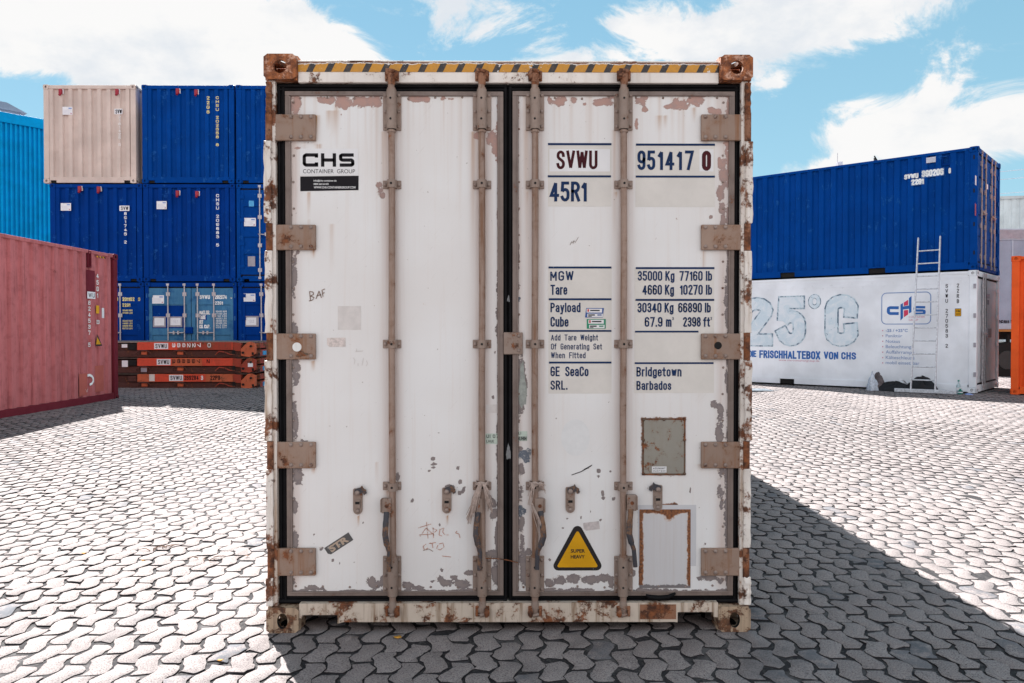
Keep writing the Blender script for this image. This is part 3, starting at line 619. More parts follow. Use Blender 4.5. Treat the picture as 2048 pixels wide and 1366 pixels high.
# (x0,x1) of the aluminium frame of each door leaf, and of the black seal around it
LEAF = {'L': (569.5, 1007, 182, 1191), 'R': (1025, 1466, 182, 1191)}
SEAL = {'L': (553, 1015.6, 166.5, 1206), 'R': (1016.4, 1481, 166.5, 1206)}
bolt_mat = M['bolt']
locks = []
for sd in 'LR':
    a0, a1, b0, b1 = LEAF[sd]; sx = -1 if sd == 'L' else 1
    # the leaf itself
    skin = door_skin('door', (a0+10.5, b0+8.5, a1-10.5, b1-7.5), PEEL[sd], STAIN[sd], RUSTL[sd], GRIME[sd], EDGE[sd], hero)
    # aluminium frame: outer flat and inner lip
    x0, x1, z0, z1 = bounds(a0, b0, a1, b1, 0.040)
    mb = MB(); wv, wh = 0.030, 0.024
    for (p0, p1, q0, q1) in ((x0, x0+wv, z0+wh, z1-wh), (x1-wv, x1, z0+wh, z1-wh), (x0, x1, z0, z0+wh), (x0, x1, z1-wh, z1)): mb.box(p0, p1, 0.040, 0.09, q0, q1)
    g = 0.008
    for (p0, p1, q0, q1) in ((x0+wv-g, x0+wv-0.0005, z0+wh+0.001, z1-wh-0.001), (x1-wv+0.0005, x1-wv+g, z0+wh+0.001, z1-wh-0.001), (x0+wv-g, x1-wv+g, z0+wh-g, z0+wh-0.0005), (x0+wv-g, x1-wv+g, z1-wh+0.0005, z1-wh+g)): mb.box(p0, p1, 0.034, 0.041, q0, q1)
    frame_mb = mb
    # rubber seal: two round lips all round
    s0, s1, t0, t1 = SEAL[sd]; X0, X1, Z0, Z1 = bounds(s0, t0, s1, t1, 0.055)
    mb = MB()
    bars_ = [(X0, x0-0.001, Z0, Z1), (x1+0.001, X1, Z0, Z1), (x0-0.001, x1+0.001, z1+0.001, Z1), (x0-0.001, x1+0.001, Z0, z0-0.001)]
    for (p0, p1, q0, q1) in bars_: mb.box(p0, p1, 0.058, 0.10, q0, q1)
    r = 0.009
    for z in (Z1-0.012, z1+0.012): mb.tube([(X0+0.004, 0.056, z), ((X0+X1)/2, 0.056, z-0.002), (X1-0.004, 0.056, z)], r, 8, flat=1)
    for z in (Z0+0.014,): mb.tube([(X0+0.004, 0.054, z), ((X0+X1)/2, 0.052, z), (X1-0.004, 0.054, z)], 0.013, 8, flat=1)
    for x in (X0+0.012, x0-0.011, x1+0.011, X1-0.012): mb.tube([(x, 0.056, Z0+0.02), (x, 0.056, Z1-0.02)], r, 8)
    mb.build('door_seal', M['black_rubber'], skin, 0.002)
    # rivets along the edges
    pts = []
    xx = (587.5, 999.5) if sd == 'L' else (1037.5, 1446)
    for px in xx:
        py = 205
        while py < 1180: pts.append(F(px+random.uniform(-1, 1), py, 0.044)); py += 53
    px = a0+22
    while px < a1-15:
        pts.append(F(px, 1173+random.uniform(-2, 2), 0.044)); pts.append(F(px+9, 196+random.uniform(-2, 2), 0.044)); px += 54
    bolts(frame_mb, pts, 0.0062, 0.0447, 1); frame_mb.build('door_frame', [M['trim'], M['bolt']], skin, 0.002)
    # hinges
    for k, (pa, pb) in enumerate(((228, 281), (449, 500), (667, 719), (884, 937), (1097, 1152))):
        lx, rx = ((548, 631) if sd == 'L' else (1403, 1489))
        h0, h1, hz0, hz1 = bounds(lx, pa, rx, pb, 0.026)
        hm = MB(); hm.box(h0, h1, 0.026, 0.0442, hz0, hz1)
        mb = MB(); xk = sx*(XF-0.023); mb.box(min(xk, xk+sx*0.014)-0.006, max(xk, xk+sx*0.014)+0.006, 0.012, 0.05, hz0+0.002, hz1-0.002)
        mb.cyl((xk+sx*0.004, 0.022, hz0-0.004), (xk+sx*0.004, 0.022, hz1+0.004), 0.017, n=14)
        knuckle = mb
        bx = (582, 602, 622) if sd == 'L' else (1411, 1431, 1451)
        pp = []
        for i, q in enumerate(bx):
            pp.append(F(q, pa+5.5, 0.026))
            if not (sd == 'L' and k == 2 and i == 1): pp.append(F(q, pb-7, 0.026))
        bolts(hm, pp, 0.0105, 0.0262, 2)
        o_ = len(hm.v); hm.add(knuckle.v, knuckle.f, 1)
        hg = hm.build('hinge', [M['hinge'], M['hinge_rusty'], M['bolt']], skin, 0.005)
        if k == 2:
            mb = MB()
            if sd == 'L': c = F(594, 694, 0.026); mb.cyl((c[0], 0.024, c[1]), (c[0], 0.04, c[1]), 0.023, n=20); mb.build('hinge_plug', M['body_white'], hg)
            else: c = F(1436, 691, 0.026); mb.cyl((c[0], 0.0245, c[1]), (c[0], 0.04, c[1]), 0.019, n=20); mb.build('hinge_hole', M['dark'], hg)
    # locking bars with their brackets, handles, cams
    for bi, bp in enumerate(BARS[sd]):
        x = F(bp, 680, 0.012)[0]; zt_ = F(bp, 150, 0.012)[1]; zb_ = F(bp, 1220, 0.012)[1]
        mb = MB(); R_ = 0.0165; N = 8
        mb.tube([(x+0.0015*sin(i*1.3+bi), 0.012, zb_+(zt_-zb_)*i/N) for i in range(N+1)], R_, 14)
        for py in (178, 263, 1112, 1190):
            z = F(bp, py, 0.012)[1]; mb.cyl((x, 0.012, z-0.005), (x, 0.012, z+0.005), 0.021, n=14)
        bar = mb.build('locking_bar', M['bar'], skin)
        # bearing brackets top and bottom
        for (pa, pb, sa, sb, rows) in ((186, 261, 179, 258, (191, 223, 253)), (1112, 1186, 1114, 1192, (1120, 1150, 1178))):
            p0, p1, q0, q1 = bounds(bp-18.5, pa, bp+18.5, pb, 0.036)
            mb = MB(); mb.box(p0, p1, 0.036, 0.0443, q0, q1)
            z0s, z1s = F(bp, sb, 0.01)[1], F(bp, sa, 0.01)[1]
            mb.cyl((x, 0.014, z0s), (x, 0.014, z1s), 0.0245, n=18)
            mb.box(x-0.0245, x+0.0245, 0.0145, 0.037, z0s+0.004, z1s-0.004)
            for f_ in (0.24, 0.76):
                z = z0s+(z1s-z0s)*f_; mb.cyl((x-0.002, -0.0115, z), (x-0.002, 0.0, z), 0.0055, n=10, mi=1)
            for z in (z0s, z1s): mb.cyl((x, 0.014, z-0.002), (x, 0.014, z+0.002), 0.0215, n=16, mi=1)
            bolts(mb, [F(bp+o, r_, 0.036) for o in (-13.5, 13.5) for r_ in rows], 0.0095, 0.0362, 2)
            mb.build('bar_bracket', [M['bracket'], M['dark'], M['bolt']], skin, 0.004)
        for pc in (369, 687.5, 971.5):
            p0, p1, q0, q1 = bounds(bp-18.5, pc-8, bp+18.5, pc+9, 0.038)
            mb = MB(); mb.box(p0, p1, 0.038, 0.0443, q0, q1)
            zc = (q0+q1)/2; hh = 0.020
            arc = [(x-0.026, 0.0385)]+[(x-0.023*cos(pi*i/10), 0.012-0.023*sin(pi*i/10)*0.95) for i in range(11)]+[(x+0.026, 0.0385)]
            vs = [(a, b, zc+s_*hh) for s_ in (-1, 1) for a, b in arc]; n_ = len(arc)
            mb.add(vs, [(i, i+1, n_+i+1, n_+i) for i in range(n_-1)], 0, True)
            mb.add(vs, [tuple(range(n_-1, -1, -1)), tuple(range(n_, 2*n_))], 0)
            mb.cyl((x, -0.0112, zc), (x, -0.004, zc), 0.006, n=10, mi=1)
            bolts(mb, [F(bp-13.5, pc+0.5, 0.038), F(bp+13.5, pc+0.5, 0.038)], 0.0105, 0.0382, 2)
            mb.build('bar_guide', [M['bracket'], M['dark'], M['bolt']], skin, 0.003)
        # cams and keepers, top and bottom
        for (py, up) in ((150, 1), (1221, -1)):
            z = F(bp, py, 0.012)[1]
            mb = MB(); mb.tube([(x, 0.012, z-up*0.05), (x+0.001, 0.011, z-up*0.022), (x, 0.009, z), (x-0.003, 0.008, z+up*0.020)], [0.0175, 0.0205, 0.021, 0.015], 10)
            mb.box(x-0.022, x+0.010, -0.008, 0.02, z-0.004, z+0.015); mb.box(x-0.026, x-0.012, -0.010, 0.012, z+up*0.008-0.008, z+up*0.02+0.008)
            mb.cyl((x-0.012, -0.010, z+up*0.018), (x+0.018, -0.004, z+up*0.013), 0.010, n=9)
            mb.build('cam', M['hinge_rusty' if up > 0 else 'bracket'], bar, 0.003)
            mb = MB(); yk = 0.030 if up > 0 else 0.010
            mb.box(x-0.034, x+0.036, yk-0.008, yk-0.0004, z-0.028, z+0.026)
            sgn = 1 if sd == 'L' else -1
            mb.box(x+sgn*0.022-0.008, x+sgn*0.022+0.008, yk-0.036, yk-0.007, z-0.024, z+0.020)
            mb.ball((x+sgn*0.024, yk-0.030, z-0.002), 0.015, (1, 0.8, 1.3), 10, 6)
            mb.box(x-sgn*0.026-0.006, x-sgn*0.026+0.006, yk-0.026, yk-0.007, z-0.022, z+0.014)
            mb.build('cam_keeper', M['hinge_rusty'], header if up > 0 else sill, 0.004)
        locks.append((sd, bi, x))

# handles: hub on the bar and a flattened lever hanging from it
HND = {('L', 0): (772.5, 997, 1027, [(773, 1024), (772, 1045), (771, 1068), (774, 1088), (779, 1103), (778, 1142)]),
       ('L', 1): (955.5, 997, 1027, [(956, 1024), (953, 1050), (952, 1070), (956, 1088), (960, 1104), (959, 1140)]),
       ('R', 0): (1079, 997, 1027, [(1081, 1022), (1085, 1048), (1087, 1072), (1082, 1088), (1075, 1102), (1074, 1138)]),
       ('R', 1): (1263.5, 990, 1022, [(1262, 1018), (1259, 1045), (1258, 1068), (1262, 1084), (1267, 1098), (1270, 1133)])}
doors = {o.name: o for o in hero.children if o.name.startswith('door') and 'peel' in (o.data.attributes if o.data else {})}
dL, dR = [o for o in hero.children if o.data and 'peel' in o.data.attributes]
DOOR = {'L': dL, 'R': dR}
for (sd, bi), (hx, ha, hb, path) in HND.items():
    x = F(hx, 1010, -0.01)[0]; z1, z0 = F(hx, ha, -0.01)[1], F(hx, hb, -0.01)[1]
    mb = MB(); mb.box(x-0.024, x+0.024, -0.012, 0.014, z0, z1)
    out = -1 if sd == 'L' else 1
    mb.box(x+out*0.026-0.0035, x+out*0.026+0.0035, -0.020, 0.02, z0+0.006, z1-0.004)
    mb.cyl((x+0.002, -0.015, (z0+z1)/2), (x+0.002, 0, (z0+z1)/2), 0.0095, n=10, mi=1)
    pts = [(F(a, b, -0.012)[0], -0.012-0.012*sin(min(1, i/3)*pi*0.6), F(a, b, -0.012)[1]) for i, (a, b) in enumerate(path)]
    hd = mb.build('handle_hub', [M['bracket'], M['hinge_rusty']], DOOR[sd], 0.004)
    fine = []
    for a, b in zip(pts[:-1], pts[1:]):
        for t in (0, 0.25, 0.5, 0.75): fine.append(tuple(Vector(a).lerp(Vector(b), t)))
    fine.append(pts[-1])
    rad = [0.0135 if i < len(fine)*0.18 else (0.0150 if i < len(fine)*0.6 else 0.0112) for i in range(len(fine))]
    MB().tube(fine, rad, 10, flat=0.45).build('door_handle', M['handle'], DOOR[sd])

# handle catches
for sd, (px, py) in (('L', (715.5, 1003)), ('L', (893.5, 1001)), ('R', (1140.5, 1000)), ('R', (1315.5, 996))):
    xc, zc = F(px, py, 0.04)
    mb = MB(); hw, hh = 0.0235, 0.066; poly = []
    for i in range(9): poly.append((xc+hw*cos(pi+pi*i/8), zc-hh+hw+hw*sin(pi+pi*i/8)))
    for i in range(5): poly.append((xc+hw-0.008+0.008*cos(pi/2*i/4), zc+hh-0.008+0.008*sin(pi/2*i/4)))
    for i in range(5): poly.append((xc-hw+0.008+0.008*cos(pi/2+pi/2*i/4), zc+hh-0.008+0.008*sin(pi/2+pi/2*i/4)))
    mb.prism(poly, 0.0385, 0.0444)
    mb.box(xc-0.013, xc+0.013, 0.030, 0.0388, zc-0.032, zc+0.010); mb.box(xc-0.011, xc+0.011, 0.0285, 0.0302, zc-0.012, zc+0.001, 1)
    bolts(mb, [(xc, zc-hh+0.018)], 0.0115, 0.0383, 2); bolts(mb, [(xc, zc+hh-0.020)], 0.013, 0.028, 2)
    hk = -1 if not (sd == 'R' and px > 1300) else 1
    hook = [(0.014, -0.010), (0.016, 0.014), (0.0, 0.022), (-0.016, 0.026), (-0.024, 0.036), (-0.030, 0.022), (-0.046, 0.012), (-0.048, -0.006), (-0.036, -0.014), (-0.030, -0.002), (-0.018, -0.006), (-0.006, -0.014)]
    hook = [(xc-hk*a*0.95, zc+0.048+b*0.95) for a, b in hook]
    if hk > 0: pass
    else: hook = hook[::-1]
    hook = [(2*xc-a, b) for a, b in hook][::-1] if True else hook
    mb.prism(hook, 0.028, 0.0375, 3)
    mb.build('handle_catch', [M['bracket'], M['dark'], M['bolt'], M['handle']], DOOR[sd], 0.0025)

# anti-theft plate across the gap of the two leaves
p0, p1, q0, q1 = bounds(1007, 664.5, 1045.5, 709, 0.030)
mb = MB(); mb.box(p0, p1, 0.030, 0.0395, q0, q1); bolts(mb, [F(1037.5, 672, 0.03), F(1037.5, 701, 0.03)], 0.0085, 0.0302, 1)
mb.build('lock_plate', [M['bracket'], M['bolt']], dR, 0.006)

# data plate, repair patch
mb = MB(); p0, p1, q0, q1 = bounds(1284.5, 836.5, 1371, 950.5, 0.041)
mb.box(p0, p1, 0.0405, 0.0443, q0, q1, 1)
mb.box(p0+0.009, p1-0.009, 0.039, 0.0408, q0+0.009, q1-0.009, 0)
bolts(mb, [(p0+0.006, q1-0.006), ((p0+p1)/2, q1-0.006), (p1-0.006, q1-0.006), (p0+0.006, q0+(q1-q0)*0.62), (p1-0.006, q0+(q1-q0)*0.62), (p0+0.006, q0+0.008), (p1-0.006, q0+0.008)], 0.0085, 0.039, 1)
M['plate'] = worn('old_plate', (0.26, 0.24, 0.205), 0.38, 20, 0.6, 0.4, (0.2, 0.14, 0.09), 0.5)
M['plate_frame'] = worn('rust_frame', (0.12, 0.075, 0.05), 0.55, 20, 0.75)
dp = mb.build('data_plate', [M['plate'], M['plate_frame']], dR, 0.0015)
M['patch_grey'] = worn('repair_sheet', (0.62, 0.60, 0.60), 0.0, 5, 0.5, 0.4, (0.45, 0.36, 0.32), 0.35)
p0, p1, q0, q1 = bounds(1276, 1010, 1392, 1132, 0.0435); mb = MB(); mb.box(p0, p1, 0.0438, 0.0449, q0, q1)
M['halo'] = plain('touch_up_paint', (0.53, 0.52, 0.535), 0.5, 0, 0.04, 4)
mb.build('touch_up_patch', M['halo'], dR)
def rusty_edge_sheet():
    m, w = new_mat('rust_edged_sheet'); tc = w.n('ShaderNodeTexCoord').outputs['Object']; sp = w.n('ShaderNodeSeparateXYZ', {0: tc}).outputs
    r0, r1, s0, s1 = bounds(1279, 1019, 1381, 1176, 0.042)
    dl = w.math('SUBTRACT', sp[0], r0); dr = w.math('SUBTRACT', r1, sp[0]); dt = w.math('SUBTRACT', s1, sp[2])
    d = w.math('MINIMUM', w.math('MINIMUM', dl, dr), dt)
    mid = w.noise(tc, 26, 8, 0.7, 0.4); fine = w.noise(tc, 95, 5, 0.7)
    cx = w.math('DIVIDE', w.math('SUBTRACT', sp[0], r0+(r1-r0)*0.58), 0.035)
    blob = w.math('MULTIPLY', w.math('EXPONENT', w.math('MULTIPLY', w.math('MULTIPLY', cx, cx), -1)), w.ramp(dt, 0.0, 0.10, 0.95, 0))
    k = w.math('ADD', w.math('ADD', w.ramp(d, 0.0, 0.036, 0.85, 0.0), blob), w.math('ADD', w.math('MULTIPLY', w.math('SUBTRACT', mid, 0.5), 1.0), w.math('MULTIPLY', w.math('SUBTRACT', fine, 0.5), 0.5)))
    st = w.noise(w.scale(tc, (70, 70, 1.5)), 1, 5, 0.6)
    c = w.mix(w.math('MULTIPLY', w.ramp(st, 0.45, 0.75), 0.28), (0.55, 0.53, 0.535), (0.44, 0.35, 0.30))
    c = w.mix(w.ramp(k, 0.30, 0.40, 0, 0.6), c, (0.45, 0.26, 0.15))
    c = w.mix(w.ramp(k, 0.40, 0.5), c, w.mix(w.ramp(fine, 0.35, 0.65), (0.07, 0.022, 0.01), (0.30, 0.105, 0.03)))
    lo = w.math('ADD', w.ramp(sp[2], s0, s0+0.045, 0.75, 0), w.math('MULTIPLY', w.math('SUBTRACT', mid, 0.5), 1.1))
    c = w.mix(w.ramp(lo, 0.5, 0.53), c, (0.17, 0.15, 0.15))
    finish(w, c, 0.5, 0, k, 0.2); return m
p0, p1, q0, q1 = bounds(1279, 1019, 1381, 1176, 0.042); mb = MB(); mb.box(p0, p1, 0.0418, 0.0452, q0, q1)
mb.build('repair_panel', rusty_edge_sheet(), dR, 0.0015)

# ---- lettering and stickers of the doors
def ink(name, col, rough=0.5, wear=0.62, under=(0.74, 0.72, 0.70)):
    m, w = new_mat(name); tc = w.n('ShaderNodeTexCoord').outputs['Object']
    n = w.math('ADD', w.math('MULTIPLY', w.noise(tc, 38, 8, 0.75), 0.6), w.math('MULTIPLY', w.noise(tc, 170, 4, 0.7), 0.4))
    v = w.noise(tc, 4, 4, 0.5)
    c = w.mix(w.ramp(v, 0.3, 0.7), [x*0.85 for x in col], [min(1, x*1.2) for x in col])
    c = w.mix(w.ramp(n, wear, wear+0.04, 0, 0.75), c, under)
    finish(w, c, rough, spec=0.12); return m
M['navy'] = ink('navy_ink', (0.009, 0.028, 0.088)); M['maroon'] = ink('maroon_ink', (0.055, 0.008, 0.012)); M['ink'] = ink('black_ink', (0.010, 0.008, 0.011), 0.45, 0.64)
M['cream'] = plain('aged_sticker', (0.63, 0.59, 0.55), 0.5, 0, 0.05, 6); M['sticker'] = plain('white_sticker', (0.70, 0.685, 0.69), 0.4, 0, 0.03, 5)
M['ghost'] = plain('sticker_ghost', (0.60, 0.555, 0.535), 0.55, 0, 0.07, 20)
M['yellow'] = ink('yellow_sign', (0.66, 0.33, 0.012), 0.4, 0.66); M['tan'] = ink('tan_ink', (0.46, 0.35, 0.27), 0.6, 0.6, (0.2, 0.18, 0.18))
M['signblack'] = ink('sign_black', (0.028, 0.024, 0.024), 0.45, 0.63, (0.5, 0.5, 0.5))
UX, UZ = Vector((1, 0, 0)), Vector((0, 0, 1))
YS, YT = 0.0436, 0.0428      # sticker layer, ink layer (both in front of the skin at 0.045)
def sticker(name, box, mat, parent, y=YS, t=0.0006):
    p0, p1, q0, q1 = bounds(*box, y); return MB().box(p0, p1, y, y+t, q0, q1).build(name, mat, parent)
def letter(name, lines, mat, parent, y=YT, off=0.012, din=0.15):
    for (txt, x0, y0, x1, y1) in lines:       # every line of writing is a part of its own
        mb = MB(); p0, p1, q0, q1 = bounds(x0, y0, x1, y1, y)
        if din: din_mb(mb, txt, (p0, y, q0), UX, UZ, p1-p0, q1-q0, 0, din)
        else: text_mb(mb, txt, (p0, y, q0), UX, UZ, p1-p0, q1-q0, 0, off)
        mb.build(name, mat, parent)
def rules(name, boxes, mat, parent, y=YT):
    for b in boxes:
        p0, p1, q0, q1 = bounds(*b, y); MB().box(p0, p1, y, y+0.0005, q0, q1).build(name, mat, parent)
for bx in ((1096, 288, 1223, 413), (1271, 289, 1430, 414), (1097, 535, 1223, 787), (1269, 536, 1428, 786)): sticker('backing_sheet', bx, M['cream'], dR, 0.0442)
sticker('number_sticker', (1099, 298, 1220, 343), M['sticker'], dR); sticker('number_sticker', (1399, 298, 1427, 343), M['sticker'], dR)
rules('rule_line', [(1096, 286, 1223, 290.5), (1272, 287, 1430, 291.5), (1095.5, 350.5, 1222, 354.8), (1271.5, 351, 1430, 355.3), (1097, 533, 1223, 537), (1271.5, 534.2, 1429, 538.2), (1097.5, 596.5, 1223, 600.5), (1271, 597.8, 1428.5, 601.8),
                    (1098, 660, 1223, 663.6), (1270, 661.5, 1397, 665), (1098, 723.2, 1223, 727), (1269.5, 724.5, 1427, 728)], M['navy'], dR)
letter('owner_code', [('SVWU', 1113, 301, 1195, 338.5)], M['maroon'], dR, off=0.02)
letter('check_digit', [('0', 1404, 301.5, 1422, 341.5)], M['maroon'], dR, din=0.2)
letter('serial_number', [('9', 1275, 301, 1291, 340), ('5', 1294.5, 301, 1310.5, 340), ('1', 1316, 301, 1326, 340), ('4', 1331, 301, 1348.5, 340), ('1', 1354, 301, 1364, 340), ('7', 1370, 301, 1387.5, 340), ('45R1', 1099.5, 363, 1173.5, 403)], M['navy'], dR, off=0.02)
letter('weight_lettering', [('MGW', 1100.5, 542, 1147, 561.5), ('Tare', 1101, 569.5, 1134.5, 589.5), ('Payload', 1101, 605.5, 1161, 624.5), ('Cube', 1101, 633.5, 1137, 653.5),
       ('35000 Kg', 1275.5, 542, 1349, 561.5), ('77160 lb', 1359, 542, 1424, 561.5), ('4660 Kg', 1285, 569.5, 1348, 589.5), ('10270 lb', 1360, 569.5, 1424, 589.5), ('30340 Kg', 1275, 605.5, 1347, 625), ('66890 lb', 1356.5, 605.5, 1421.5, 625),
       ('67.9 m', 1289.5, 634, 1343, 653.5), ('3', 1344.5, 634, 1347.5, 640), ('2398 ft', 1366, 634, 1420, 653.5), ('3', 1421, 634, 1424, 640),
       ('GE  SeaCo', 1101, 733, 1177, 752.5), ('SRL.', 1101, 761, 1135, 779.5), ('Bridgetown', 1273, 734, 1363, 753), ('Barbados', 1273, 762, 1342.5, 780)], M['navy'], dR, off=0.016)
letter('notice_lettering', [('Add  Tare  Weight', 1102, 669, 1196, 681), ('Of  Generating  Set', 1102, 687, 1204, 699), ('When  Fitted', 1102, 704.5, 1171, 716.5)], M['navy'], dR, din=0.13)
# two small inspection stickers
for (bx, col, nm) in (((1170, 616, 1208, 635), (0.03, 0.08, 0.26), 'blue'), ((1173.5, 638, 1211.5, 657.5), (0.015, 0.22, 0.12), 'green')):
    p0, p1, q0, q1 = bounds(*bx, YS); mb = MB(); h = q1-q0; sk = 0.006 if nm == 'blue' else 0
    mb.add([(p0, YT, q0), (p1-sk, YT, q0), (p1, YT, q1), (p0+sk, YT, q1)], [(0, 1, 2, 3)], 0)
    mb.box(p0+0.008, p1-0.010, YT-0.0006, YT-0.0002, q0+h*0.52, q1-h*0.08, 1); mb.box(p0+0.012, p1-0.006, YT-0.0006, YT-0.0002, q0+h*0.05, q0+h*0.40, 1)
    mb.box(p0+0.012, p0+0.020, YT-0.0011, YT-0.0007, q0+h*0.6, q1-h*0.12, 2); mb.box(p0+0.026, p1-0.022, YT-0.0011, YT-0.0007, q0+h*0.68, q1-h*0.2, 3)
    mb.box(p0+0.016, p0+0.05, YT-0.0011, YT-0.0007, q0+h*0.2, q0+h*0.33, 3); mb.box(p1-0.034, p1-0.012, YT-0.0011, YT-0.0007, q0+h*0.2, q0+h*0.33, 0); mb.box(p0+0.016, p0+0.034, YT-0.0011, YT-0.0007, q0+h*0.08, q0+h*0.15, 3)
    mb.build('inspection_sticker', [plain(nm+'_sticker', col, 0.4), M['sticker'], plain('red_mark', (0.5, 0.03, 0.03), 0.4), M['ink']], dR)
sticker('plate_label', (1304, 933, 1333, 945), M['sticker'], dR, 0.0384)
letter('plate_label_print', [('AEIUNHMT', 1306, 935, 1331, 938.5), ('HUNTEMI', 1306, 940.5, 1331, 943.5)], M['ink'], dR, 0.0379)
# the firm's sticker on the left leaf
sticker('logo_sticker', (600, 297, 716.5, 351), M['sticker'], dL)
def slab(parent, box, mat, y=YT):
    """wide square letters C H S drawn as ribbons"""
    p0, p1, q0, q1 = bounds(*box, y); w = p1-p0; h = q1-q0; t = h*0.25; mb = MB(); n = 0
    fr = lambda u, v: (p0+u*w, y, q0+v*h)
    def rib(pts, closed=False):
        P = [(p0+u*w, q0+v*h) for u, v in pts]
        stroke(mb, P, t, lambda a, b: (a, y, b))
        for a, b in P[1:-1]: mb.add([(a+t/2*cos(2*pi*k/12), y-0.00005, b+t/2*sin(2*pi*k/12)) for k in range(12)], [tuple(range(12))])
    e = t/2/h; ex = t/2/w
    c0, c1 = 0.0, 0.30
    rib([(c1, 1-e), (c0+ex+.035, 1-e), (c0+ex+.008, 1-e-.07), (c0+ex, 1-e-.14), (c0+ex, e+.14), (c0+ex+.008, e+.07), (c0+ex+.035, e), (c1, e)])
    rib([(c1-ex, 1-e), (c1-ex, 0.68)]); rib([(c1-ex, 0.32), (c1-ex, e)])
    h0, h1 = 0.355, 0.645
    rib([(h0+ex, 0), (h0+ex, 1)]); rib([(h1-ex, 0), (h1-ex, 1)]); rib([(h0+ex, 0.5), (h1-ex, 0.5)])
    s0, s1 = 0.70, 1.0
    rib([(s1-.015, 1-e), (s0+ex+.03, 1-e), (s0+ex+.004, 1-e-.06), (s0+ex, 0.76), (s0+ex+.004, .57), (s0+ex+.03, .5), (s1-ex-.03, .5), (s1-ex-.004, .43), (s1-ex, 0.24), (s1-ex-.004, e+.06), (s1-ex-.03, e), (s0+.015, e)])
    mb.build('logo_letters', mat, parent)
slab(dL, (605, 306.5, 709, 333.5), M['ink'])
letter('logo_caption', [('CONTAINER  GROUP', 606, 338.5, 710, 346.5)], M['ink'], dL, off=-0.004, din=0)
p0, p1, q0, q1 = bounds(600.5, 353, 717, 382.5, YS); mb = MB(); mb.add([(p0, YS, q0), (p1, YS, q0+0.006), (p1+0.001, YS, q1+0.004), (p0, YS, q1)], [(0, 1, 2, 3)]); mb.build('contact_sticker', M['ink'], dL)
letter('contact_lettering', [('info@chs-container.de', 627, 359.5, 673, 363), ('0800 664 64 83', 627, 366.3, 657, 369.8), ('WWW.CHS-CONTAINERGROUP.COM', 627.5, 372.5, 711, 377)], M['sticker'], dL, off=0.02, din=0)
# heavy warning triangle
def tri(mb, c, r, y, mi, rad=0.14):
    pts = []
    A = [(0, 1.16), (0.93, -0.62), (-0.93, -0.62)]
    n = 3
    for i in range(3):
        p = Vector(A[i]); a = (Vector(A[i-1])-p).normalized(); b = (Vector(A[(i+1) % 3])-p).normalized(); ang = a.angle(b)/2
        cc = p+(a+b).normalized()*rad/sin(ang)
        s0 = atan2(*(reversed((-(Vector((-a.y, a.x)))).to_tuple())))
        st = p+a*rad/math.tan(ang)-cc; en = p+b*rad/math.tan(ang)-cc
        t0 = atan2(st.y, st.x); t1 = atan2(en.y, en.x)
        while t1 > t0: t1 -= 2*pi
        if t0-t1 > pi: t1 += 2*pi
        for k in range(7): t = t0+(t1-t0)*k/6; pts.append((cc.x+rad*cos(t), cc.y+rad*sin(t)))
    mb.add([(c[0]+r*a, y, c[1]+r*b) for a, b in pts], [tuple(range(len(pts)-1, -1, -1))], mi)
cx_, cz_ = F(1155, 1108.5, YT)
x0_, x1_, z0_, z1_ = bounds(1107, 1052, 1203, 1141, YT)
mb = MB()
def tri2(y, mi, grow, rad):
    w2 = (x1_-x0_)/2; hh = z1_-z0_
    sub = MB(); tri(sub, (0, 0), 1.0, y, mi, rad)
    xs = [v[0] for v in sub.v]; zs = [v[2] for v in sub.v]
    kx = (x1_-x0_-2*grow*1.25)/(max(xs)-min(xs)); kz = (z1_-z0_-grow*2.7)/(max(zs)-min(zs))
    base = z0_+grow; mb.add([((x0_+x1_)/2+v[0]*kx, y, base+(v[2]-min(zs))*kz) for v in sub.v], sub.f, mi)
tri2(YS, 0, 0.0, 0.17); tri2(YT, 1, 0.0165, 0.07)
mb.build('warning_triangle', [M['signblack'], M['yellow']], dR)
letter('warning_lettering', [('SUPER', 1141.5, 1098.3, 1170, 1105.3), ('HEAVY', 1141.5, 1110, 1169.5, 1117)], M['signblack'], dR, YT-0.0006, off=0.03, din=0)
# worn STR sticker, faded squares, old labels, handwriting
def tilted(name, cx, cy, w, h, ang, mats, parent, txt=None, tb=None, y=YS):
    xc, zc = F(cx, cy, y); k = F(1001, 700, y)[0]-F(1000, 700, y)[0]; a = radians(ang); U = Vector((cos(a), 0, sin(a))); V = Vector((-sin(a), 0, cos(a))); c = Vector((xc, y, zc)); w *= k; h *= k
    mb = MB(); cut = 0.25*h
    P = [(-w/2+cut, -h/2), (w/2, -h/2), (w/2, h/2), (-w/2, h/2), (-w/2, -h/2+cut)]
    mb.add([c+U*p+V*q for p, q in P], [(0, 1, 2, 3, 4)])
    if txt: text_mb(mb, txt, c-U*(w*tb/2)-V*(h*0.36)+Vector((0, -0.0006, 0)), U, V, w*tb, h*0.72, 1, 0.045)
    return mb.build(name, mats, parent)
M['str'] = ink('str_sticker_grey', (0.10, 0.095, 0.095), 0.6, 0.56, (0.5, 0.46, 0.43))
tilted('tape_label', 677.5, 1088, 58, 18, 33, [M['str'], M['tan']], dL, 'STR', 0.74)
tilted('tape_remnant', 672.5, 684.5, 37, 18, 1, [plain('tape_rest', (0.60, 0.52, 0.49), 0.7, 0, 0.2, 60)], dL)
sticker('sticker_ghost', (675.5, 612, 722, 659.5), M['ghost'], dL, 0.0441)
tilted('tape_remnant', 1183, 1052, 32, 16, 7, [plain('old_tape', (0.50, 0.44, 0.43), 0.7, 0, 0.15, 50)], dR)
M['paleg'] = plain('pale_green_label', (0.48, 0.55, 0.48), 0.5, 0, 0.08, 40)
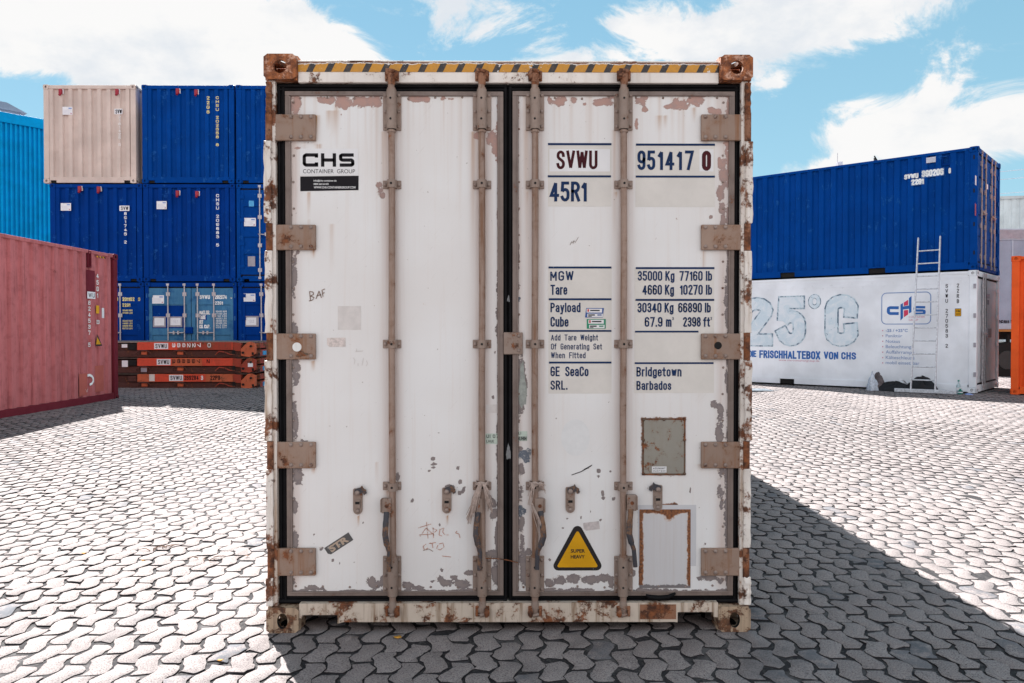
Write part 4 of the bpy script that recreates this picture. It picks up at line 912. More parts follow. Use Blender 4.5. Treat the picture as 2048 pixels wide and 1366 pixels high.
sticker('small_label', (971, 867, 999, 888), M['paleg'], dL); letter('small_label_print', [('UI 07', 973, 869, 997, 876), ('LHUE', 973, 880, 988, 885)], M['ink'], dL)
sticker('small_label', (1033, 862.5, 1054.5, 882), M['paleg'], dR); letter('small_label_print', [('LI', 1037, 864, 1042, 869), ('HUHIH', 1035, 873, 1053, 881)], M['ink'], dR)
sticker('small_label', (972, 809, 1000, 826), M['ghost'], dL)
def scribble(name, strokes, mat, parent, wd=0.004, y=YT):
    mb = MB()
    for st in strokes:
        P = [F(a, b, y) for a, b in st]; stroke(mb, P, wd, lambda a, b: (a, y, b))
    return mb.build(name, mat, parent)
M['pencil'] = ink('pen_ink', (0.22, 0.15, 0.12), 0.7, 0.55); M['redpen'] = ink('red_chalk', (0.45, 0.22, 0.16), 0.8, 0.52)
scribble('handwriting', [[(619, 583), (621, 601)], [(619, 583), (626, 584), (627, 589), (621, 592), (628, 595), (625, 600), (618, 602)], [(632, 598), (638, 582), (643, 596)], [(633, 592), (642, 589)], [(646, 594), (644, 580), (650, 578)], [(645, 587), (649, 585)]], M['pencil'], dL, 0.0045)
scribble('handwriting', [[(836, 1056), (862, 1048)], [(853, 1044), (856, 1077)], [(840, 1073), (852, 1056), (868, 1070)], [(838, 1070), (864, 1068)], [(866, 1055), (867, 1076)], [(866, 1057), (874, 1060), (868, 1066)], [(880, 1058), (878, 1070), (884, 1072)], [(880, 1059), (888, 1056), (885, 1064), (890, 1070)], [(893, 1070), (897, 1070)], [(914, 1062), (911, 1066), (918, 1068), (920, 1076)],
                         [(852, 1088), (846, 1093), (849, 1100), (856, 1096)], [(858, 1087), (862, 1086)], [(864, 1087), (866, 1096)], [(860, 1087), (872, 1085)], [(876, 1090), (873, 1097), (880, 1100), (888, 1094), (886, 1086), (878, 1088)], [(884, 1112), (902, 1114)]], M['redpen'], dL, 0.0035)
scribble('handwriting', [[(846, 1101), (858, 1098), (866, 1103)]], M['pencil'], dL, 0.003)
scribble('handwriting', [[(713, 697), (713, 703)], [(711, 703), (726, 702)], [(706, 715), (710, 720), (708, 729)], [(716, 726), (716, 732)], [(727, 716), (724, 731)], [(733, 721), (735, 727), (732, 732)]], M['ghost'], dL, 0.003)
scribble('handwriting', [[(1140, 490), (1144, 482)], [(1146, 488), (1148, 480)], [(1150, 486), (1157, 474)], [(1143, 486), (1150, 482)]], M['pencil'], dR, 0.002)
scribble('scratch', [[(1143, 950), (1163, 943), (1184, 930)], [(1164, 942), (1176, 936)], [(1168, 939), (1182, 932)]], M['ink'], dR, 0.004)
# rust bloom on the third hinge, small leftovers round the middle gap
def bloom(name, px, py, rx, ry, y, mat, parent, seed):
    rnd = random.Random(seed); x, z = F(px, py, y); k = 1/398; n = 26; a = [1+0.22*sin(3*2*pi*i/n+seed)+0.15*rnd.uniform(-1, 1) for i in range(n)]
    MB().add([(x+rx*k*a[i]*cos(2*pi*i/n), y, z+ry*k*a[i]*sin(2*pi*i/n)) for i in range(n)], [tuple(range(n))]).build(name, mat, parent)
bloom('rust_bloom', 603, 708, 10.5, 6.5, 0.0256, M['plate_frame'], dL, 2)
M['scuff'] = ink('scuffed_label', (0.12, 0.135, 0.165), 0.7, 0.53, (0.55, 0.52, 0.50)); M['tatter'] = plain('tattered_paper', (0.17, 0.17, 0.175), 0.8, 0, 0.25, 80)
bloom('label_remnant', 1050, 911, 13, 13, 0.0434, M['scuff'], dR, 5); bloom('label_remnant', 1043, 1022, 8, 11, 0.0434, M['scuff'], dR, 8)
bloom('paper_remnant', 1017, 905, 4.5, 15, 0.0445, M['tatter'], dR, 3); bloom('paper_remnant', 1017, 598, 2.6, 6, 0.0445, M['tatter'], dR, 4)
bloom('label_remnant', 1037, 598, 4, 5, 0.0434, M['scuff'], dR, 6); bloom('bare_patch', 1045, 775, 8, 44, 0.0437, plain('grey_green_primer', (0.30, 0.315, 0.29), 0.8, 0, 0.2, 40), dR, 9)
# faint oval of old glue
xc, zc = F(1151, 875, 0.0442); mb = MB(); k = 1/398
mb.add([(xc+29*k*cos(2*pi*i/32), 0.0442, zc+37*k*sin(2*pi*i/32)) for i in range(32)], [tuple(range(32))]); mb.build('glue_mark', plain('pale_glue', (0.675, 0.665, 0.662), 0.6, 0, 0.03, 30), dR)
# torn seal lip hanging over the sill on the right
mb = MB(); pts = [F(a, b, 0.03) for a, b in ((1292, 1190), (1300, 1194), (1318, 1196), (1336, 1194), (1351, 1186))]
mb.tube([(a, 0.028, b) for a, b in pts], [0.006, 0.012, 0.014, 0.012, 0.006], 8); mb.build('torn_seal', M['black_rubber'], dR)
x0, x1, z0, z1 = bounds(1280, 1209, 1352, 1238, 0.009); MB().box(x0, x1, 0.0075, 0.0096, z0, z1).build('scrape_mark', M['hinge_rusty'], sill)

# frayed ropes and the tie wire hang on the container: things of their own
def rope(px, tails, label, seed):
    rnd = random.Random(seed); mb = MB()
    for (p0, p1, n, sp0, sp1) in tails:
        for k in range(n):
            ax, az = F(p0[0]+rnd.uniform(-sp0, sp0), p0[1]+rnd.uniform(-2, 2), -0.02); bx, bz = F(p1[0]+rnd.uniform(-sp1, sp1), p1[1]+rnd.uniform(-14, 6), -0.02)
            mx, mz = (ax+bx)/2+rnd.uniform(-0.008, 0.008), (az+bz)/2+rnd.uniform(0, 0.012); y0 = -0.016-rnd.uniform(0, 0.008); y1 = -0.026+rnd.uniform(-0.012, 0.008)
            mb.tube([(ax, y0, az), (ax*0.6+mx*0.4, y0-0.006, az*0.6+mz*0.4), (mx, y1, mz), (bx, y1+0.01, bz)], [0.0022, 0.0024, 0.0022, 0.0014], 5)
    x, z = F(px, 966, 0.012)
    for k in range(4):
        a = 0.030; zz = z+0.004*k-0.006
        mb.tube([(x+a*cos(2*pi*i/14), 0.012+a*sin(2*pi*i/14), zz+0.004*sin(i*1.7+k)) for i in range(15)], 0.004, 5)
    o = mb.build('frayed_rope', M['rope']); return tag(o, label, 'rope', 'frayed rope ends on the locking bars')
M['rope'] = plain('frayed_fibre', (0.40, 0.31, 0.27), 0.9, 0, 0.25, 60)
rope(964, [((960, 968), (936, 1042), 26, 3, 7), ((968, 968), (982, 1022), 20, 3, 7), ((962, 968), (948, 1030), 10, 3, 8)], 'frayed beige rope with two wide tails on the left door bar beside the black gap', 3)
rope(1071, [((1068, 966), (1060, 1006), 12, 4, 4), ((1076, 966), (1089, 982), 14, 3, 4), ((1063, 1006), (1086, 1075), 5, 2, 8)], 'thin frayed rope hanging on the right door bar beside the black gap', 5)
mb = MB(); P = [(958, 1108), (972, 1117), (990, 1118), (1004, 1120), (1020, 1124), (1036, 1129)]
mb.tube([(F(a, b, 0.0)[0], 0.0 if i < 2 else 0.03*(i-1)/4, F(a, b, 0.0)[1]) for i, (a, b) in enumerate(P)], 0.0028, 6)
tag(mb.build('tie_wire', M['hinge_rusty']), 'thin rusty tie wire running from the lower bracket across the black door gap', 'wire')

# ------------------------------------------------------------------ the paved yard
def build_ground():
    xs = [-220, -120, -70, -45, -30, -22] + [-18+0.5*i for i in range(73)] + [22, 30, 45, 70, 120, 220]
    ys = [-220, -120, -60, -30, -15] + [-8+0.5*i for i in range(73)] + [34, 45, 70, 120, 220]
    vs = [(x, y, ground_z(x, y)-0.006) for y in ys for x in xs]; n = len(xs)
    fs = [(j*n+i, j*n+i+1, (j+1)*n+i+1, (j+1)*n+i) for j in range(len(ys)-1) for i in range(n-1)]
    m, w = new_mat('joint_sand'); tc = w.n('ShaderNodeTexCoord').outputs['Object']
    sp = w.n('ShaderNodeSeparateXYZ', {0: tc}).outputs
    a = w.noise(tc, 3.0, 6, 0.65); b = w.noise(tc, 70, 6, 0.7)
    c = w.mix(w.ramp(a, 0.50, 0.66), (0.022, 0.020, 0.022), (0.095, 0.088, 0.088))
    c = w.mix(w.ramp(b, 0.45, 0.75, 0, 0.6), c, (0.13, 0.12, 0.11))
    # beyond the modelled stones the same sheet shows the paving pattern
    vv = w.n('ShaderNodeTexVoronoi', {'Vector': w.scale(tc, (9.0, 4.4, 0)), 'Scale': 1.0, 'Randomness': 0.35}, feature='DISTANCE_TO_EDGE').outputs[0]
    far = w.mix(w.ramp(vv, 0.02, 0.07), (0.05, 0.045, 0.045), (0.16, 0.145, 0.14))
    fx = w.ramp(w.math('ABSOLUTE', w.math('SUBTRACT', sp[0], 0.0)), 15.9, 16.1); fy = w.math('MAXIMUM', w.ramp(sp[1], 20.2, 20.4), w.ramp(sp[1], -5.8, -5.6, 1, 0))
    c = w.mix(w.math('MAXIMUM', fx, fy), c, far)
    finish(w, c, 0.95, 0, b, 0.5, 0.004, spec=0.2)
    mb = MB(); mb.add(vs, fs, 0, True); tag(mb.build('ground', m), kind='structure'); joint = plain('joint_dirt', (0.026, 0.023, 0.025), 0.95, 0, 0.4, 40, 0.1)

    # interlocking zigzag stones: columns along y, each neighbour column shifted by half a stone
    rng = np.random.default_rng(11)
    w_, L = 0.1085, 0.228; A = 0.025
    tri = lambda t: 4*np.abs(t-np.floor(t+0.5))-1      # triangle wave, period 1
    wave = lambda y: A*tri(y/L+0.25)
    # templates: points around one stone centred on 0, column parity 0 (the other parity is shifted by L/2)
    def template(par):
        y0 = 0.0 if par == 0 else L/2
        ks = [-0.5, -0.40, -0.27, -0.12, 0.0, 0.12, 0.27, 0.40, 0.5]
        rt = [(w_/2+wave(y0+k*L), k*L) for k in ks]; lf = [(-w_/2+wave(y0+k*L), k*L) for k in ks[::-1]]
        return np.array(rt+lf)
    T = [template(0), template(1)]
    cols = []
    i0 = int(-16/w_); i1 = int(16/w_)
    cx, cy, cp = [], [], []
    for i in range(i0, i1+1):
        x = i*w_
        for j in range(int(-5.6/L), int(20.2/L)):
            y = j*L+(L/2 if i % 2 else 0)
            if abs(x) > 3.2+max(y+4.2, 0)*0.78: continue
            if abs(x) < 1.0 and 0.7 < y < 12: continue
            if x < -8.4 and y < 11 : continue
            cx.append(x); cy.append(y); cp.append(i % 2)
    cx, cy, cp = np.array(cx), np.array(cy), np.array(cp); N = len(cx); n = 18
    P = np.where(cp[:, None, None] == 0, T[0][None], T[1][None]).copy()
    # gap, wear, small rotation
    gx = rng.uniform(0.90, 0.955, (N, 1)); gy = rng.uniform(0.955, 0.982, (N, 1))
    mean = P.mean(axis=1, keepdims=True); P -= mean
    P[:, :, 0] *= gx; P[:, :, 1] *= gy
    P += rng.normal(0, 0.0032, P.shape)
    for c_ in (0, 8, 9, 17):        # corners are worn round, some broken away
        P[:, c_, 0] *= rng.uniform(0.60, 0.86, N); P[:, c_, :] *= rng.uniform(0.92, 1.0, (N, 1)) - (rng.random((N, 1)) < 0.12)*rng.uniform(0.05, 0.25, (N, 1))
    for c_ in (1, 7, 10, 16): P[:, c_, 0] *= rng.uniform(0.80, 0.95, N)
    for c_ in (2, 6, 11, 15): P[:, c_, 0] *= rng.uniform(0.93, 1.02, N)
    for c_ in (3, 4, 5, 12, 13, 14): P[:, c_, 0] *= rng.uniform(0.98, 1.06, N)
    th = rng.normal(0, 0.05, N); ct, st = np.cos(th)[:, None], np.sin(th)[:, None]
    Q = np.stack([P[:, :, 0]*ct-P[:, :, 1]*st, P[:, :, 0]*st+P[:, :, 1]*ct], 2)
    Q += mean; Q[:, :, 0] += cx[:, None]+rng.normal(0, 0.0025, (N, 1)); Q[:, :, 1] += cy[:, None]+rng.normal(0, 0.003, (N, 1))
    # the columns do not run dead straight
    Q[:, :, 0] += 0.03*np.sin(Q[:, :, 1]*0.55+Q[:, :, 0]*0.2)+0.012*np.sin(Q[:, :, 1]*1.7+1.3*Q[:, :, 0])
    Q[:, :, 1] += 0.025*np.sin(Q[:, :, 0]*0.8+0.5)+0.010*np.sin(Q[:, :, 0]*2.3+Q[:, :, 1])
    gz = np.array([ground_z(a, b) for a, b in zip(cx, cy)])
    cen = Q.mean(axis=1, keepdims=True); D = Q-cen
    tx, ty = rng.normal(0, 0.010, (N, 1)), rng.normal(0, 0.007, (N, 1))
    h = gz+rng.normal(0, 0.0012, N)+0.004*np.sin(cx*1.9)*np.sin(cy*1.4)
    zt = h[:, None]+D[:, :, 0]*tx+D[:, :, 1]*ty
    R1 = np.concatenate([cen+D*0.955, (zt+0.0)[:, :, None]], 2)
    R2 = np.concatenate([cen+D*0.985, (zt-0.0013)[:, :, None]], 2)
    R3 = np.concatenate([cen+D*1.01, (zt-0.022)[:, :, None]], 2)
    V = np.stack([R1, R2, R3], 1).reshape(-1, 3)
    base = (np.arange(N)*3*n)[:, None]
    k = np.arange(n)
    top = (base+k[None]).astype(np.int32)
    q = []
    for r in (0, 1):
        q.append(np.stack([base+r*n+k, base+(r+1)*n+k, base+(r+1)*n+(k+1) % n, base+r*n+(k+1) % n], 2).reshape(-1, 4))
    q = np.concatenate(q).astype(np.int32)
    loops = np.concatenate([top.ravel(), q.ravel()])
    ls = np.concatenate([np.arange(N)*n, N*n+np.arange(len(q))*4]).astype(np.int32); lt = np.concatenate([np.full(N, n), np.full(len(q), 4)]).astype(np.int32)
    me = bpy.data.meshes.new('paving'); me.vertices.add(len(V)); me.vertices.foreach_set('co', V.ravel())
    me.loops.add(len(loops)); me.loops.foreach_set('vertex_index', loops)
    me.polygons.add(len(ls)); me.polygons.foreach_set('loop_start', ls); me.polygons.foreach_set('loop_total', lt)
    me.polygons.foreach_set('material_index', np.concatenate([np.zeros(N), np.zeros(N*n), np.ones(N*n)]).astype(np.int32))
    me.update(calc_edges=True)
    at = me.attributes.new('stone', 'FLOAT', 'POINT'); at.data.foreach_set('value', np.repeat(rng.random(N), 3*n).astype(np.float32))
    at = me.attributes.new('slick', 'FLOAT', 'POINT'); at.data.foreach_set('value', np.repeat((rng.random(N) < 0.05)*rng.uniform(0.4, 1, N), 3*n).astype(np.float32))
    m, w = new_mat('paving_stone'); tc = w.n('ShaderNodeTexCoord').outputs['Object']
    at = lambda a: w.n('ShaderNodeAttribute', {}, attribute_name=a).outputs['Fac']
    grit = w.noise(tc, 150, 4, 0.75); grit2 = w.noise(w.scale(tc, (1, 1, 1)), 420, 3, 0.7); mid = w.noise(tc, 12, 6, 0.65); big = w.noise(tc, 0.55, 5, 0.6)
    c = w.mix(at('stone'), (0.228, 0.196, 0.189), (0.274, 0.240, 0.232))
    c = w.mix(w.ramp(big, 0.35, 0.65), w.mix(0.22, c, (0.13, 0.115, 0.115)), c)
    c = w.mix(w.ramp(grit, 0.38, 0.50, 0.95, 0), c, (0.070, 0.050, 0.048))
    c = w.mix(w.ramp(grit, 0.54, 0.66, 0, 0.75), c, (0.36, 0.29, 0.265))
    c = w.mix(w.ramp(grit2, 0.60, 0.66, 0, 0.6), c, (0.36, 0.34, 0.33))
    c = w.mix(w.ramp(grit2, 0.34, 0.39, 0.6, 0), c, (0.07, 0.075, 0.095))
    c = w.mix(w.ramp(mid, 0.60, 0.78, 0, 0.5), c, (0.12, 0.105, 0.105))
    oil = w.noise(w.scale(tc, (1.2, 0.7, 1)), 1.0, 5, 0.62)
    c = w.mix(w.math('MULTIPLY', w.ramp(oil, 0.57, 0.70, 0, 0.6), w.ramp(mid, 0.3, 0.7, 0.4, 1)), c, (0.075, 0.072, 0.078))
    c = w.mix(w.math('MULTIPLY', at('slick'), w.ramp(mid, 0.35, 0.6)), c, (0.10, 0.103, 0.115))
    gb = w.math('ADD', w.math('MULTIPLY', grit, 1.0), w.math('MULTIPLY', mid, 0.5))
    finish(w, c, 0.88, 0, gb, 0.55, 0.004, spec=0.25)
    me.materials.append(m); me.materials.append(joint)
    o = bpy.data.objects.new('paving', me); COL.objects.link(o); tag(o, kind='structure')
build_ground()

# ------------------------------------------------------------------ other containers in the yard
def M_paint(name, col, **k):
    if name not in M: M[name] = worn(name, col, **{**dict(spec=0.03, rust=0.0, scale=4, rough=0.42, streak=0.25, dirt=tuple(c*0.55 for c in col), dirt_amt=0.25), **k})
    return M[name]
BLUE = M_paint('blue_paint', (0.0003, 0.047, 0.25), chips=0.04, chipcol=(0.012, 0.085, 0.31), dirt_amt=0.4); BLUE2 = M_paint('deep_blue_paint', (0.0003, 0.034, 0.215), chips=0.04, chipcol=(0.012, 0.075, 0.29), dirt_amt=0.4); BLUE3 = M_paint('faded_blue_paint', (0.06, 0.185, 0.33), dirt=(0.01, 0.06, 0.2), dirt_amt=0.75)
BEIGE = M_paint('beige_paint', (0.60, 0.50, 0.45), dirt=(0.40, 0.29, 0.25)); RED = M_paint('faded_red_paint', (0.46, 0.148, 0.155), dirt=(0.20, 0.055, 0.06), streak=0.8, dirt_amt=0.5, scale=6, rust=0.08, rcol=((0.10, 0.03, 0.02), (0.20, 0.08, 0.05)))
MAROON = M_paint('maroon_paint', (0.15, 0.022, 0.034)); ORANGE = M_paint('orange_paint', (0.80, 0.115, 0.028)); REEF = M_paint('reefer_white', (0.78, 0.80, 0.85), dirt=(0.58, 0.56, 0.56), dirt_amt=0.12); GREYC = M_paint('grey_blue_panel', (0.30, 0.345, 0.43))
M['steel'] = plain('zinc_steel', (0.42, 0.40, 0.42), 0.4, 0.5, 0.2, 20); M['whiteink'] = ink('white_ink', (0.72, 0.72, 0.72), 0.5, 0.62, (0.05, 0.1, 0.3)); M['yellowink'] = ink('yellow_ink', (0.70, 0.60, 0.25), 0.5, 0.62, (0.05, 0.1, 0.3))
M['redplastic'] = plain('red_plastic', (0.30, 0.012, 0.03), 0.45); M['label'] = plain('white_label', (0.72, 0.72, 0.75), 0.45, 0, 0.04, 12); M['labelgrey'] = plain('grey_holder', (0.30, 0.28, 0.32), 0.5)


def corr(mb, u0, u1, z0, z1, place, pitch=0.278, depth=0.036, flat=0.42, mi=0, first=0.0):
    """trapezoid sheet: place(u, d, z) -> point, d = depth inwards"""
    prof = [(u0, 0.0)]; u = u0+first
    sl = (0.5-flat/2)*pitch*0.30
    while u < u1:
        a = u+pitch*flat/1.0; b = a+sl; c = b+pitch-pitch*flat-2*sl; d = c+sl
        for q, dd in ((a, 0.0), (b, depth), (c, depth), (d, 0.0)):
            if q < u1: prof.append((q, dd))
        u = d
    prof.append((u1, prof[-1][1]))
    n = len(prof); vs = [place(p, d, z0) for p, d in prof]+[place(p, d, z1) for p, d in prof]
    return mb.add(vs, [(i, i+1, n+i+1, n+i) for i in range(n-1)], mi)


def front_block(mb, x0, x1, y0, y1, z0, z1, front, side, hole=True, mi=0):
    """simple corner casting whose front and outer side have oval holes"""
    cx, cy, cz = (x0+x1)/2, (y0+y1)/2, (z0+z1)/2; w, d, h = x1-x0, y1-y0, z1-z0
    for sg in (-1, 1):
        y = y0 if sg < 0 else y1
        if sg == front: mb.holed((cx, y, cz), (1, 0, 0), (0, 0, 1), (0, sg, 0), w, h, 0.03, (w*0.36, h*0.55, 0, 0), mi, 1, 16)
        x = x0 if sg < 0 else x1
        if sg == side: mb.holed((x, cy, cz), (0, 1, 0), (0, 0, 1), (sg, 0, 0), d-0.002, h-0.002, 0.03, (d*0.36, h*0.5, 0, 0), mi, 1, 16)
    mb.box(x0+(0.03 if side < 0 else 0.0005), x1-(0.03 if side > 0 else 0.0005), y0+(0.03 if front < 0 else 0), y1-(0.03 if front > 0 else 0), z0+0.002, z1-0.0005, mi)
    mb.box(x0+0.031 if side < 0 else x0+0.03, x1-0.031 if side > 0 else x1-0.03, y0+0.0305 if front < 0 else y0+0.03, y0+0.032 if front < 0 else y0+0.04, z0+0.02, z1-0.02, 1)
    return mb


def door_end(root, Wd, H, mats, body, steel, z_lo, z_hi, bars=(-0.78, -0.26, 0.20, 0.72), panels=True, upto=None):
    """two leaves in the plane y=0.05 with bars, hinges; root-local frame"""
    out = []
    for sx in (-1, 1):
        xa, xb = (-Wd/2+0.085, -0.008) if sx < 0 else (0.008, Wd/2-0.085)
        mb = MB(); mb.box(xa, xb, 0.055, 0.09, z_lo, z_hi)
        if panels:       # pressed horizontal recesses: frame bars standing proud of them
            hgt = z_hi-z_lo
            zs = [z_lo, z_lo+0.20, z_lo+0.33, z_lo+0.85*0.9, z_lo+0.95*0.9, z_hi-0.95, z_hi-0.85, z_hi-0.42, z_hi-0.36]
            mb.box(xa, xa+0.10, 0.030, 0.0549, z_lo, z_hi); mb.box(xb-0.10, xb, 0.030, 0.0549, z_lo, z_hi)
            for q0, q1 in ((z_lo, z_lo+0.22), (z_lo+0.55, z_lo+0.70), (z_lo+1.00, z_lo+1.18), (z_hi-0.44, z_hi)): mb.box(xa+0.1005, xb-0.1005, 0.0305, 0.0548, q0, q1)
        d = mb.build('door', body, root, 0.004)
        mb = MB()
        for (p0, p1, q0, q1) in ((xa-0.022, xa-0.001, z_lo-0.03, z_hi+0.03), (xb+0.001, xb+(0.006 if sx < 0 else 0.022), z_lo-0.03, z_hi+0.03), (xa-0.02, xb+0.004, z_hi+0.001, z_hi+0.032), (xa-0.02, xb+0.004, z_lo-0.03, z_lo-0.001)): mb.box(p0, p1, 0.045, 0.095, q0, q1)
        mb.build('door_seal', M['black_rubber'], d)
        for bx in bars:
            if bx*sx < 0: continue
            mb = MB(); mb.cyl((bx, 0.008, z_lo-0.10), (bx, 0.008, z_hi+0.11), 0.017, n=10)
            for z in (z_lo+0.12, (z_lo+z_hi)/2-0.35, (z_lo+z_hi)/2+0.4, z_hi-0.16): mb.box(bx-0.05, bx+0.05, 0.006, 0.0298, z-0.05, z+0.05)
            for z in (z_lo-0.09, z_hi+0.09): mb.box(bx-0.035, bx+0.035, -0.012, 0.03, z-0.03, z+0.03)
            b = mb.build('locking_bar', steel, d)
            mb = MB(); sg = -1 if bx < (bars[0]+bars[1])/2 or (bars[2] < bx) else 1
            sg = 1 if bx in (bars[0], bars[2]) else -1
            zc = z_lo+1.06; mb.tube([(bx, -0.014, zc), (bx+sg*0.10, -0.02, zc-0.004), (bx+sg*0.42, -0.016, zc+0.01)], 0.011, 6); mb.box(bx+sg*0.16-0.02, bx+sg*0.16+0.02, -0.03, 0.029, zc-0.04, zc+0.05)
            mb.build('door_handle', steel, d)
        for z in (z_lo+0.22, z_lo+0.82, z_hi-0.80, z_hi-0.20):
            mb = MB(); xk = sx*(Wd/2-0.085); mb.box(min(xk-sx*0.12, xk+sx*0.035), max(xk-sx*0.12, xk+sx*0.035), 0.012, 0.0296, z-0.045, z+0.045); mb.cyl((xk+sx*0.03, 0.022, z-0.06), (xk+sx*0.03, 0.022, z+0.06), 0.018, n=8)
            mb.build('hinge', body, d)
        out.append(d)
    return out


def container(label, group, loc, rz, L, H, mats, end='blind', side_pitch=0.278, name='shipping_container', Wd=2.438, pitch=0.252, reefer=False, bars=(-0.78, -0.26, 0.20, 0.72), steel=None, panels=True, fork=True, frame=None):
    """box with its near end at y=0 (facing -y) and its far end at y=L"""
    root = empty(name, loc, rz, label, 'container', group); body = mats; fr_ = frame or body; X = Wd/2; steel = steel or M['steel']
    for sx in (-1, 1):
        x0, x1 = (-X, -X+0.15) if sx < 0 else (X-0.15, X)
        for y0, y1, fy in ((0.0, 0.17, -1), (L-0.17, L, 1)):
            for z0, z1 in ((0, 0.118), (H-0.118, H)): front_block(MB(), x0, x1, y0, y1, z0, z1, fy, sx).build('corner_casting', [fr_, M['dark']], root, 0.004)
            mb = MB(); pa, pb = sorted((sx*(X-0.006), sx*(X-(0.145 if end == 'blind' or fy > 0 else 0.10)))); mb.box(pa, pb, y0+(0.008 if fy < 0 else 0.02), y1-(0.008 if fy > 0 else 0.02), 0.118, H-0.118)
            mb.build('corner_post', fr_, root, 0.008)
        # side: rails and corrugated (or smooth) sheet
        mb = MB(); q0, q1 = sorted((sx*(X-0.012), sx*(X-0.075))); mb.box(q0, q1, 0.17, L-0.17, H-0.075, H-0.015); mb.build('top_rail', fr_, root, 0.006)
        mb = MB(); q0, q1 = sorted((sx*(X-0.008), sx*(X-0.07)))
        cuts = [(L/2-1.03-0.18, L/2-1.03+0.18), (L/2+1.03-0.18, L/2+1.03+0.18)] if fork else []
        e = 0.17
        for c0, c1 in cuts: mb.box(q0, q1, e, c0, 0.02, 0.168); mb.box(q0, q1, c0, c1, 0.135, 0.168); e = c1
        mb.box(q0, q1, e, L-0.17, 0.02, 0.168); rail = mb.build('bottom_rail', fr_, root, 0.004)
        for c0, c1 in cuts: MB().box(min(sx*(X-0.05), sx*(X-0.40)), max(sx*(X-0.05), sx*(X-0.40)), c0+0.001, c1-0.001, 0.022, 0.133).build('fork_pocket', M['dark'], rail)
        mb = MB(); xo = sx*(X-0.022)
        if reefer:
            mb.box(min(xo, xo-sx*0.04), max(xo, xo-sx*0.04), 0.145, L-0.145, 0.169, H-0.076)
            xs_ = sx*(X-0.020)
            for k in range(int(L/0.29)): mb.box(min(xs_, xs_-sx*0.004), max(xs_, xs_-sx*0.004), 0.22+k*0.29, 0.224+k*0.29, 0.2, H-0.29)
            for zz in (H-0.155, H-0.26): mb.box(min(xs_+sx*0.004, xs_), max(xs_+sx*0.004, xs_), 0.15, L-0.15, zz, zz+0.012)
            for k in range(int(L/0.45)): mb.dome((xs_, 0.3+k*0.45, H-0.20), 0.016, (sx, 0, 0), 0.5, 6); mb.dome((xs_, 0.5+k*0.45, H-0.285), 0.013, (sx, 0, 0), 0.5, 6)
        else: corr(mb, 0.145, L-0.145, 0.165, H-0.07, lambda u, d, z: (xo-sx*d, u, z), side_pitch, 0.045, 0.40)
        mb.build('side_wall', body, root)
    mb = MB(); mb.box(-X+0.076, X-0.076, 0.02, L-0.02, H-0.06, H-0.028)
    if not reefer:
        for k in range(int(L/0.21)): mb.box(-X+0.12, X-0.12, 0.12+k*0.21, 0.20+k*0.21, H-0.0279, H-0.012)
    mb.build('roof', body, root)
    mb = MB(); mb.box(-X+0.08, X-0.08, 0.1, L-0.1, 0.10, 0.16)
    for k in range(int(L/0.5)): mb.box(-X+0.08, X-0.08, 0.2+k*0.5, 0.26+k*0.5, 0.03, 0.0995)
    mb.build('floor', M['dark'], root)
    mb = MB(); mb.box(-X+0.1, X-0.1, L-0.06, L-0.03, 0.02, H-0.02); mb.build('rear_wall', body, root)
    if end == 'blind':
        mb = MB(); mb.box(-X+0.151, X-0.151, 0.012, 0.09, H-0.105, H-0.012); mb.build('end_rail', fr_, root, 0.005)
        mb = MB(); e = -X+0.151
        for c0, c1 in ((-X+0.17, -X+0.33), (X-0.33, X-0.17)): mb.box(e, c0, 0.014, 0.09, 0.012, 0.168); mb.box(c0, c1, 0.014, 0.09, 0.075, 0.168); e = c1
        mb.box(e, X-0.151, 0.014, 0.09, 0.012, 0.168); r_ = mb.build('end_sill', fr_, root, 0.004)
        for c0, c1 in ((-X+0.17, -X+0.33), (X-0.33, X-0.17)): MB().box(c0+0.001, c1-0.001, 0.05, 0.3, 0.014, 0.073).build('fork_pocket', M['dark'], r_)
        mb = MB(); corr(mb, -X+0.146, X-0.146, 0.167, H-0.104, lambda u, d, z: (u, 0.026+d, z), pitch, 0.050, 0.38); mb.build('end_wall', body, root)
    else:
        mb = MB(); mb.box(-X+0.151, X-0.151, 0.012, 0.10, H-0.12, H-0.01); mb.build('end_rail', fr_, root, 0.005)
        mb = MB(); e = -X+0.151
        for c0, c1 in ((-X+0.17, -X+0.33), (X-0.33, X-0.17)): mb.box(e, c0, 0.014, 0.09, 0.012, 0.155); mb.box(c0, c1, 0.014, 0.09, 0.075, 0.155); e = c1
        mb.box(e, X-0.151, 0.014, 0.09, 0.012, 0.155); mb.build('end_sill', fr_, root, 0.004)
        door_end(root, Wd, H, mats, body, steel, 0.19, H-0.155, bars, panels)
    return root


